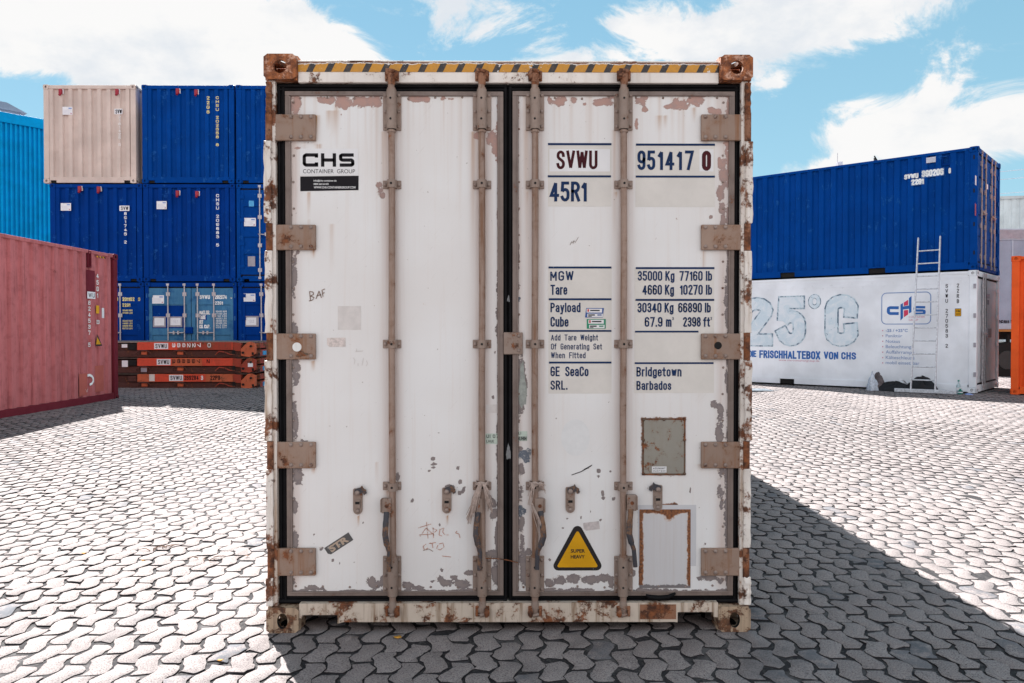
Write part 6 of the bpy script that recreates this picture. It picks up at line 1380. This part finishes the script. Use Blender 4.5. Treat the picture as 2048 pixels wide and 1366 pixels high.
def flat_rack(k, z, label, txt):
    r = empty('flat_rack', (RX1, RY, z), 0, label, 'flat rack', 'folded flat racks stacked on the ground')
    X0 = -RL
    mb = MB(); mb.box(X0+0.18, -0.18, 0.03, 0.12, 0.0, 0.045); mb.box(X0+0.18, -0.18, 0.05, 0.10, 0.0451, 0.15); mb.box(X0+0.18, -0.18, 2.32, 2.41, 0.0, 0.15)
    for q in range(14): mb.box(X0+0.4+q*0.4, X0+0.46+q*0.4, 0.1005, 2.3195, 0.02, 0.12)
    rail = mb.build('side_rail', RKD, r, 0.004)
    mb = MB()
    for q in range(11): mb.box(X0+0.2, -0.25, 0.13+q*0.2, 0.322+q*0.2, RH-0.045, RH-0.02)
    mb.build('deck', PLANK, r)
    MB().box(X0+0.2, -0.25, 0.14, 2.3, 0.151, 0.30).build('folded_end_wall', RKD, r)
    # folded corner post lying along the near edge, its paint newer than the rest
    xa, xb = -2.77, -0.55
    mb = MB(); mb.prism([(xa, 0.165), (xb, 0.165), (xb, 0.345), (xa+0.03, 0.345), (xa, 0.33)], 0.0, 0.14); mb.build('folded_post', RKB if k != 0 else RKC, r, 0.008)
    mb = MB(); mb.prism([(xb+0.001, 0.15), (xb+0.19, 0.13), (xb+0.19, 0.325), (xb+0.001, 0.345)], 0.015, 0.13); mb.build('folded_post', RK, r, 0.006)
    mb = MB(); mb.prism([(-0.35, 0.03), (-0.16, 0.0), (-0.03, 0.07), (-0.03, 0.31), (-0.14, 0.355), (-0.20, 0.34), (-0.35, 0.19)], -0.012, 0.13); mb.cyl((-0.12, -0.03, 0.25), (-0.12, 0, 0.25), 0.028, n=10, mi=1); mb.cyl((-0.30, -0.03, 0.10), (-0.30, 0, 0.10), 0.03, n=10, mi=1); mb.box(-0.10, -0.05, -0.018, -0.0125, 0.05, 0.11, 1)
    mb.build('hinge_block', [RKC if k != 1 else RK, M['dark']], r, 0.008)
    front_block(MB(), -0.178, 0, 0.135, 0.30, 0.0, 0.118, -1, 1).build('corner_casting', [RKD, M['dark']], r, 0.004)
    mb = MB(); mb.box(-0.10, -0.004, 0.301, 2.2, 0.01, 0.16); mb.box(-0.09, -0.01, 0.30, 2.2, 0.2, 0.33); mb.build('end_beam', RK, r, 0.006)
    for q in (0.5, 1.2, 1.8): MB().box(-0.0035, 0.008, q, q+0.28, 0.03+0.1*(q > 1), 0.13+0.1*(q > 1)).build('blue_label', M['cyan_label'] if q < 1.6 else M['label'], r)
    xc, xd = -5.6, -3.36
    mb = MB(); mb.box(xc, xd, 0.03, 0.14, 0.16, 0.335); mb.build('folded_post', RKD if k else RK, r, 0.006)
    for q, x in enumerate((-3.75, -2.62, -1.78, -4.6)):     # lashing rings with the small plates behind
        mb = MB(); mb.box(x-0.07, x+0.07, 0.02, 0.05, 0.05, 0.128)
        mb.build('ring_plate', RKC if q < 3 else RKD, r, 0.01)
        mb = MB(); mb.tube([(x-0.17, 0.0, 0.045), (x-0.16, -0.01, 0.10), (x-0.11, -0.012, 0.142), (x+0.06, -0.012, 0.150), (x+0.13, -0.01, 0.12), (x+0.17, 0.0, 0.06)], 0.014, 7); mb.build('lashing_ring', RKD, r)
    mb = MB(); mb.tube([(-0.95, 0, 0.05), (-0.86, -0.012, 0.13), (-0.72, -0.012, 0.11), (-0.62, -0.01, 0.06), (-0.5, 0, 0.05)], 0.014, 7); mb.build('lashing_ring', RK, r)
    MB().box(-0.56, -0.50, 0.0, 0.06, 0.05, 0.16).build('ring_stop', M['dark'], r, 0.006); mb = MB(); mb.box(-2.98, -2.80, -0.004, 0.03, 0.17, 0.30); mb.build('latch', M['dark'] if k else RKD, r, 0.006)
    f = Face(r, 'front')
    u = lambda px: f.uv(px, 700)[0]
    def lab(nm, px0, px1, z0, z1, mat, d): MB().box(u(px0), u(px1), -d-0.002, -d, z0, z1).build(nm, mat, r)
    px0, px1, words = txt
    lab('letter_plate', px0, px1, 0.185, 0.325, M['label'], 0.003)
    mb = MB(); din_mb(mb, 'SVWU', (u(px0)+0.03, -0.0065, 0.205), UX, UZ, u(px1)-u(px0)-0.06, 0.10, 0, 0.15); mb.build('plate_lettering', M['ink'], r)
    for (t, a, b, mt, mode) in words:
        mb = MB()
        if mode == 'turned':      # digits that were painted on the upright post now lie on their side
            n = len(t); st = (u(b)-u(a))/n
            for i, ch in enumerate(t):
                if ch != ' ': din_mb(mb, ch, (u(a)+st*i+st*0.12, -0.0035, 0.325), (0, 0, -1), (1, 0, 0), 0.10 if ch not in '1' else 0.05, st*0.66, 0, 0.2)
            mb2 = mb
        else: din_mb(mb, t, (u(a), -0.0035, 0.205), UX, UZ, u(b)-u(a), 0.105, 0, 0.17)
        mb.build('rack_number', mt, r)
    return r, lab


zb0 = 0.15
r0, lab = flat_rack(0, zb0, 'folded flat rack at the bottom of the orange stack, black and white number on it', (338, 366, (('269284', 368, 397, M['ink'], 'up'), ('3', 401.5, 406, M['whiteink'], 'up'), ('22P3', 420, 440, M['ink'], 'up'))))
lab('fresh_patch', 310, 336.5, 0.167, 0.343, RKB, 0.0008); lab('fresh_patch', 366.5, 411, 0.167, 0.343, RKB, 0.0008); lab('cream_patch', 298, 309, 0.18, 0.34, M['cream'], 0.001)
r1, lab = flat_rack(1, zb0+RH, 'folded flat rack in the middle of the orange stack, with black digits lying sideways', (313.5, 341, (('368897 2', 343, 422, M['ink'], 'turned'),)))
lab('fresh_patch', 343.5, 404, 0.167, 0.343, RKC, 0.0008); lab('paper_label', 496, 506, 0.14, 0.23, M['label'], 0.014)
r2, lab = flat_rack(2, zb0+2*RH, 'folded flat rack on top of the orange stack, white sideways digits, planked deck', (308.5, 336.5, (('368227 0', 343, 424, M['whiteink'], 'turned'),)))
lab('worn_patch', 355, 463, 0.167, 0.343, RK, 0.0008)
for rr, px0, px1, z0, z1 in ((r2, 243, 254, 0.22, 0.30), (r1, 243, 255, 0.14, 0.29), (r1, 281, 293, 0.02, 0.12)):
    f = Face(rr, 'front'); MB().box(f.uv(px0, 700)[0], f.uv(px1, 700)[0], 0.012, 0.016, z0, z1).build('paper_label', M['labelgrey'] if px0 > 270 else M['label'], rr)

# ------------------------------------------------------------------ ladder and rubbish by the white reefer
fR = Face(reefer, -1)
n_out = (reefer.matrix_basis.to_3x3() @ Vector((-1, 0, 0)))
def by_wall(px, py, out):
    """point in front of the reefer's long side, out metres from it, seen at this pixel"""
    return hit(px, py, fR.p0+n_out*out, n_out)
ALU = plain('ladder_aluminium', (0.56, 0.57, 0.61), 0.45, 0.2, 0.25, 25)
lb = by_wall(1845.5, 783, 0.62); ltop = by_wall(1858.5, 474, 0.07)
lb.z = ground_z(lb.x, lb.y)+0.02
lad = empty('ladder', (lb.x, lb.y, lb.z), 0, 'aluminium ladder leaning on the blue and white containers, standing on a crossbar', 'ladder')
up = ltop-lb; LL = up.length; up.normalize(); ac = uV.copy(); ac = (ac-up*ac.dot(up)).normalized(); nn = ac.cross(up)
def lp(a, b, c=0): return ac*a+up*b+nn*c
for s_ in (-1, 1):
    mb = MB(); vs = [lp(s_*(0.235-0.02*t)+q, LL*t, c) for t in (0, 1) for q, c in ((-0.012, -0.03), (0.012, -0.03), (0.012, 0.03), (-0.012, 0.03))]
    mb.add(vs, [(0, 1, 5, 4), (1, 2, 6, 5), (2, 3, 7, 6), (3, 0, 4, 7), (3, 2, 1, 0), (4, 5, 6, 7)]); mb.build('ladder_rail', ALU, lad, 0.003)
for k in range(12):
    b = 0.27+k*0.282
    if b < LL-0.05: w_ = 0.222-0.02*b/LL; MB().tube([lp(-w_, b), lp(w_, b)], 0.015, 8, flat=1.2).build('rung', ALU, lad)
mb = MB(); vs = [ac*a+Vector((0, 0, z))-n_out*0.02+n_out*c for a in (-0.56, 0.62) for c, z in ((-0.03, 0.0), (0.03, 0.0), (0.03, 0.075), (-0.03, 0.075))]
mb.add(vs, [(0, 1, 5, 4), (1, 2, 6, 5), (2, 3, 7, 6), (3, 0, 4, 7), (3, 2, 1, 0), (4, 5, 6, 7)]); mb.build('crossbar', ALU, lad, 0.006)

def heap(name, mat, px, py, w, d, h, label, cat, seed, out=0.25, spikes=0.25, group=None):
    """a soft lump lying on the ground, folds from layered waves"""
    rnd = random.Random(seed); p = by_wall(px, py, out); gz = ground_z(p.x, p.y); mb = MB(); n, m = 28, 12; vs = []
    ph = [rnd.uniform(0, 6.28) for _ in range(6)]
    for j in range(m+1):
        t = j/m
        for i in range(n):
            a = 2*pi*i/n; r = (1-t**1.7)*(1+spikes*(0.5*sin(3*a+ph[0])+0.35*sin(5*a+ph[1]+4*t)+0.3*sin(9*a+ph[2]-6*t)))
            z = h*(sin(t*pi/2))*(1+0.25*sin(2*a+ph[3])+0.12*sin(7*a+ph[4]+5*t))
            off = uV*(r*w/2*cos(a))+n_out*(r*d/2*sin(a)); vs.append((off.x, off.y, max(z, 0) if j else -0.004))
    fs = [(j*n+i, j*n+(i+1) % n, (j+1)*n+(i+1) % n, (j+1)*n+i) for j in range(m) for i in range(n)]
    mb.add(vs, fs, 0, True); o = mb.build(name, mat); o.location = (p.x, p.y, gz); return tag(o, label, cat, group)
BLK = plain('black_cloth', (0.010, 0.010, 0.013), 0.75, 0, 0.4, 6)
heap('sack', plain('brown_grey_sack', (0.115, 0.092, 0.095), 0.8, 0, 0.35, 14), 1755.5, 777, 0.28, 0.26, 0.31, 'brownish grey lumpy sack leaning at the foot of the white container', 'sack', 4, 0.22, 0.14)
heap('plastic_wrap', plain('crumpled_film', (0.50, 0.54, 0.62), 0.25, 0, 0.3, 30), 1745, 768, 0.22, 0.2, 0.33, 'crumpled pale plastic wrap tucked beside the brownish sack', 'plastic wrap', 9, 0.34, 0.5)
heap('black_bag', BLK, 1790, 780, 0.78, 0.32, 0.17, 'low flat black bag between the brownish sack and the ladder, paper on top', 'bag', 12, 0.28, 0.12)
heap('black_bag', BLK, 1843, 781, 0.66, 0.32, 0.27, 'taller heaped black bag right behind the ladder foot', 'bag', 21, 0.24, 0.12)
p = by_wall(1807, 764, 0.27); mb = MB(); n = 8
vs = [tuple(uV*(0.20*(i/n-0.5))+n_out*(0.16*(j/4-0.5))+Vector((0, 0, 0.025*sin(i*0.9)*cos(j*0.8)-0.09*(i/n-0.5)+0.03*(j/4)))) for j in range(5) for i in range(n+1)]
mb.add(vs, [(j*(n+1)+i, j*(n+1)+i+1, (j+1)*(n+1)+i+1, (j+1)*(n+1)+i) for j in range(4) for i in range(n)], 0, True)
o = mb.build('paper_sheet', M['label']); o.location = (p.x, p.y, p.z); so_ = o.modifiers.new('thickness', 'SOLIDIFY'); so_.thickness = 0.002; tag(o, 'creased white sheet of paper lying on the low black bag', 'paper')
def glass(name, col):
    m, w = new_mat(name); b = w.n('ShaderNodeBsdfPrincipled', {'Base Color': col+(1,), 'Roughness': 0.12, 'Transmission Weight': 0.75, 'IOR': 1.35}); w.n('ShaderNodeOutputMaterial', {0: b.outputs[0]}); return m
GG = glass('green_glass', (0.02, 0.42, 0.32)); CG = glass('clear_plastic', (0.62, 0.75, 0.78))
def bottle(px, py, h, r, mat, label, out, cap, group=None):
    p = by_wall(px, py, out); root = empty('bottle', (p.x, p.y, ground_z(p.x, p.y)), 0, label, 'bottle', group)
    prof = ((0, r*0.9), (0.02*h, r), (0.55*h, r), (0.68*h, r*0.75), (0.78*h, r*0.36), (0.92*h, r*0.33)); n = 14; vs = [(rr*cos(2*pi*i/n), rr*sin(2*pi*i/n), z) for z, rr in prof for i in range(n)]
    mb = MB(); mb.add(vs, [(j*n+i, j*n+(i+1) % n, (j+1)*n+(i+1) % n, (j+1)*n+i) for j in range(len(prof)-1) for i in range(n)]+[tuple(range(n-1, -1, -1)), tuple(range((len(prof)-1)*n, len(prof)*n))], 0, True); mb.build('glass_body', mat, root)
    mb = MB(); mb.cyl((0, 0, 0.9*h), (0, 0, h), r*0.42, n=10); mb.build('bottle_cap', cap, root); mb = MB(); mb.cyl((0, 0, 0.28*h), (0, 0, 0.46*h), r*1.02, n=14, caps=False); mb.build('bottle_label', M['label'], root)
bottle(1917, 785, 0.30, 0.045, CG, 'tall clear plastic bottle standing among litter at the right end of the reefer', 0.22, GG); bottle(1920.5, 785.5, 0.12, 0.05, GG, 'short green bottle at the foot of the tall clear one', 0.26, GG)
LIT = 'small litter at the foot of the white container'
for k, (px, py, w, h, mt, lb_) in enumerate(((1893, 783, 0.10, 0.07, 'label', 'crumpled white paper cup in the litter near the ladder crossbar'), (1904, 785, 0.12, 0.06, 'lblgrey', 'flattened grey carton in the litter left of the green bottle'),
        (1889, 787, 0.09, 0.04, 'redplastic', 'small red wrapper lying beside the ladder crossbar'), (1899, 789, 0.16, 0.03, 'label', 'flat white scrap lying in front of the grey carton'), (1937, 790, 0.14, 0.03, 'lblblue', 'pale blue scrap below the corner of the white container'))):
    heap('litter', M[mt], px, py, w, w*0.8, h, lb_, 'litter', 40+k, 0.30, 0.4, LIT)
# flat steel cover lying on the paving, half hidden by the big container
c = hit(1500, 782, (0, 0, 0.135), (0, 0, 1)); mb = MB()
mb.box(-0.55, 0.55, -0.35, 0.35, 0.0, 0.02); mb.box(-0.5, 0.5, -0.3, 0.3, 0.0201, 0.026)
o = mb.build('steel_cover', plain('grey_steel_cover', (0.13, 0.15, 0.17), 0.5, 0.3, 0.3, 6), None, 0.004); o.location = (c.x-0.1, c.y, ground_z(c.x, c.y)+0.004); o.rotation_euler = (0, 0, -0.05); tag(o, 'flat grey steel cover lying on the paving, half hidden by the white container', 'cover')

# ------------------------------------------------------------------ behind: cyan hall, white hall, trailer, chimney, mast, wires
CY_ = M_paint('cyan_cladding', (0.001, 0.30, 0.64), dirt=(0.01, 0.15, 0.35))
d0 = 40.0
def deep(px, py, dep): v = ray(px, py); return CAM+v*(dep/v.dot(_f))
P1 = deep(87, 239, 40.0); dirn = Vector((0.665, 0.747, 0)); top = P1.z; gz = 0.14
hall = empty('corrugated_hall', (P1.x, P1.y, gz), atan2(dirn.y, dirn.x), 'bright cyan hall of ribbed metal cladding behind the red container', 'building')
Hh = top-gz; mb = MB(); corr(mb, -16, 6, 0, Hh-0.5, lambda u, d, z: (u, d, z), 0.21, 0.10, 0.42); mb.build('clad_wall', CY_, hall)
mb = MB(); mb.box(-16.1, 6.1, -0.06, 0.3, Hh-0.5, Hh); mb.build('roof_edge', CY_, hall, 0.01)
mb = MB(); mb.box(-16, 6, 0.31, 14, Hh-0.4, Hh-0.1); mb.build('roof', M['labelgrey'], hall); mb = MB(); mb.box(-16, 6, 13.7, 14, 0, Hh-0.41); mb.box(-16, -15.8, 0.3, 13.69, 0, Hh-0.41); mb.box(5.8, 6, 0.3, 13.69, 0, Hh-0.41); mb.build('back_wall', CY_, hall)
Q = deep(20, 222, 48); p_ = hall.matrix_basis.inverted() @ Q
bpy.context.view_layer.update(); p_ = hall.matrix_basis.inverted() @ Q
mb = MB(); mb.box(-12.0, p_.x+0.6, p_.y, p_.y+3, Hh-0.1, p_.z); mb.prism([(-12.2, p_.z), (p_.x+0.9, p_.z), (p_.x-0.2, p_.z+0.45), (-12.2, p_.z+0.45)], p_.y-0.15, p_.y+3.2); mb.build('roof_housing', M_paint('grey_cladding', (0.22, 0.28, 0.36)), hall)

a = deep(1993, 393, 34); hallw = empty('white_hall', (a.x, a.y, 0.15), radians(-9), 'pale ribbed metal hall behind the grey box trailer at the right edge', 'building')
Hw = a.z-0.15; WC = M_paint('pale_cladding', (0.60, 0.64, 0.64)); mb = MB(); corr(mb, -3, 22, 0, Hw-0.12, lambda u, d, z: (u, d, z), 0.33, 0.03, 0.5); mb.build('clad_wall', WC, hallw)
mb = MB(); mb.box(-3.1, 22.1, -0.05, 0.3, Hw-0.12, Hw); mb.build('roof_edge', M_paint('roof_trim', (0.55, 0.56, 0.55)), hallw); mb = MB(); mb.box(-3, 22, 0.31, 12, Hw-0.3, Hw-0.05); mb.box(-3, 22, 11.8, 12, 0, Hw-0.31); mb.box(-3, -2.8, 0.3, 11.79, 0, Hw-0.31); mb.build('hall_body', WC, hallw)

# grey box trailer on wheels, seen through the gap
g0 = deep(1990, 600, 22.5); tz = 0.15
tr = empty('box_trailer', (g0.x-0.5, g0.y, tz), 0, 'grey blue box trailer parked in the gap behind the orange container', 'trailer')
zlo = deep(2000, 655, 22.5).z-tz; zhi = deep(2000, 459, 22.5).z-tz
mb = MB(); mb.box(0, 13.0, 0.02, 2.5, zlo, zhi); body = mb.build('trailer_box', GREYC, tr, 0.02)
mb = MB(); mb.box(-0.01, 13.01, -0.012, 0.05, zhi-0.30, zhi+0.02); mb.box(-0.01, 13.01, -0.012, 0.05, zlo-0.05, zlo+0.12); mb.box(0.98, 1.02, 0.0, 0.03, zlo+0.13, zhi-0.31); mb.box(3.98, 4.02, 0.0, 0.03, zlo+0.13, zhi-0.31); mb.build('trailer_frame', M_paint('pale_grey_trim', (0.40, 0.45, 0.52)), tr, 0.006)
mb = MB(); mb.box(0.55, 1.55, -0.02, -0.0125, zhi-0.27, zhi-0.02); mb.build('vent_panel', M['labelgrey'], tr)
f = Face(tr, 'front'); mb = MB(); f.text(mb, 'CESU 7', 1996, 640.5, 2026, 649, 0.006, 0.2); mb.build('trailer_number', M['ink'], tr)
mb = MB(); mb.box(0.3, 3.2, -0.03, 0.0, zlo-0.12, zlo-0.055); mb.build('reflector_strip', plain('orange_reflector', (0.35, 0.13, 0.02), 0.4), tr)
mb = MB(); mb.box(0.1, 12.9, 0.3, 0.45, zlo-0.35, zlo-0.01); mb.box(0.1, 12.9, 2.05, 2.2, zlo-0.35, zlo-0.01); mb.build('chassis', M['dark'], tr)
for x in (0.9, 2.2, 3.5):
    for y in (0.05, 2.1):
        mb = MB(); mb.cyl((x, y, 0.5), (x, y+0.32, 0.5), 0.5, n=24); w_ = mb.build('wheel', M['dark'], tr, 0.03); mb = MB(); mb.cyl((x, y-0.012, 0.5), (x, y+0.02, 0.5), 0.27, n=18); mb.build('rim', plain('dark_rim', (0.03, 0.03, 0.03), 0.6), w_)
mb = MB()
for q in range(6): mb.box(0.2+q*0.75, 0.26+q*0.75, 0.1, 0.2, 0.1, zlo-0.2)
mb.box(0.2, 4.2, 0.08, 0.0999, 0.42, 0.47); mb.build('side_guard', M['dark'], tr)

c = deep(1679.5, 324, 62); ch = empty('chimney', (c.x, c.y, 0.15), 0, 'slim pale chimney just showing above the blue container roof', 'chimney')
mb = MB(); mb.box(-0.17, 0.17, -0.17, 0.17, 0, c.z-0.15); mb.build('chimney_shaft', M['lblgrey'], ch); mb = MB(); mb.box(-0.2, -0.171, -0.2, 0.2, c.z-1.2, c.z-0.2); mb.cyl((-0.185, 0, c.z-0.2), (-0.185, 0, c.z+0.55), 0.02, n=6); mb.build('chimney_pipe', M['labelgrey'], ch)
c = deep(1751, 326, 60); an = empty('antenna_mast', (c.x, c.y, 0.15), 0, 'thin dark antenna tip above the blue container roof, right of the chimney', 'antenna')
mb = MB(); mb.cyl((0, 0, 0), (0, 0, c.z-0.15+0.3), 0.05, 0.02, 6); mb.build('mast_pole', M['dark'], an); mb = MB(); mb.tube([(-0.1, 0, c.z+0.4), (0.12, 0, c.z+0.05), (0.35, 0, c.z-0.2)], 0.05, 6); mb.box(-0.12, 0.02, -0.06, 0.06, c.z-0.1, c.z+0.25); mb.build('mast_head', M['dark'], an)
for k, (ya, yb) in enumerate(((337, 333), (355, 350), (385, 380))):
    A1 = deep(1900, ya+8-3*k, 46); B1 = deep(2160, yb-14, 43); mb = MB()
    mb.tube([A1.lerp(B1, t)+Vector((0, 0, -0.25*4*t*(1-t))) for t in [i/16 for i in range(17)]], 0.014, 5)
    tag(mb.build('overhead_wire', M['labelgrey']), ('uppermost', 'middle', 'lowest')[k]+' of the three thin overhead wires right of the blue container', 'wire', 'overhead wires in the sky at right')

# ------------------------------------------------------------------ small things on the paving
LEAF_M = [plain('leaf_'+n, c, 0.8, 0, 0.3, 60) for n, c in (('ochre', (0.50, 0.24, 0.03)), ('brown', (0.12, 0.06, 0.035)))]
def leaf(px, py, size, mat, seed):
    rnd = random.Random(seed); p = hit(px, py, (0, 0, 0.01), (0, 0, 1)); mb = MB(); n = 8; a0 = rnd.uniform(0, 6)
    vs = [(0, 0, 0.006)]+[(size*(0.9 if i % 2 else 0.55)*cos(2*pi*i/n+a0)*1.3, size*(0.8 if i % 3 else 0.5)*sin(2*pi*i/n+a0), 0.003+0.006*rnd.random()) for i in range(n)]
    mb.add(vs, [(0, i+1, (i+1) % n+1) for i in range(n)], 0, True); o = mb.build('fallen_leaf', mat); o.location = (p.x, p.y, ground_z(p.x, p.y)+0.003); so_ = o.modifiers.new('thickness', 'SOLIDIFY'); so_.thickness = 0.0015
    return o
GL_ = 'dry leaves scattered on the paving'
for k, (px, py, s_, m_, lb_) in enumerate(((795, 1273, 0.022, 0, 'ochre leaf on the shaded stones below the white container'), (441, 1319, 0.014, 0, 'ochre leaf on the sunlit stones left of the white container corner'), (168, 1107, 0.016, 0, 'ochre leaf among sunlit stones left of the brown twigs'),
        (287, 1120, 0.014, 0, 'tiny ochre leaf just below the brown twigs'), (494, 1111, 0.018, 1, 'dark brown leaf near the lower left edge of the white container'))):
    tag(leaf(px, py, s_, LEAF_M[m_], 60+k), lb_, 'leaf', GL_)
def twigs(px, py, label, seed, n=7, L=0.14):
    rnd = random.Random(seed); p = hit(px, py, (0, 0, 0.01), (0, 0, 1)); mb = MB()
    for i in range(n):
        a = rnd.uniform(0, 6.28); x, y = rnd.uniform(-0.06, 0.06), rnd.uniform(-0.08, 0.08); l = L*rnd.uniform(0.4, 1)
        mb.tube([(x, y, 0.006), (x+l/2*cos(a), y+l/2*sin(a), 0.010+0.015*rnd.random()), (x+l*cos(a+0.3), y+l*sin(a+0.3), 0.008)], [0.004, 0.003, 0.0015], 5)
    o = mb.build('twig_tuft', LEAF_M[1]); o.location = (p.x, p.y, ground_z(p.x, p.y)+0.004); tag(o, label, 'twigs', 'withered twigs in the joints')
twigs(322, 1098, 'withered brown twig tuft on the sunlit paving left of the white container', 1); twigs(410, 1115, 'thin loose twigs between the larger tuft and the white container', 2, 4, 0.11)
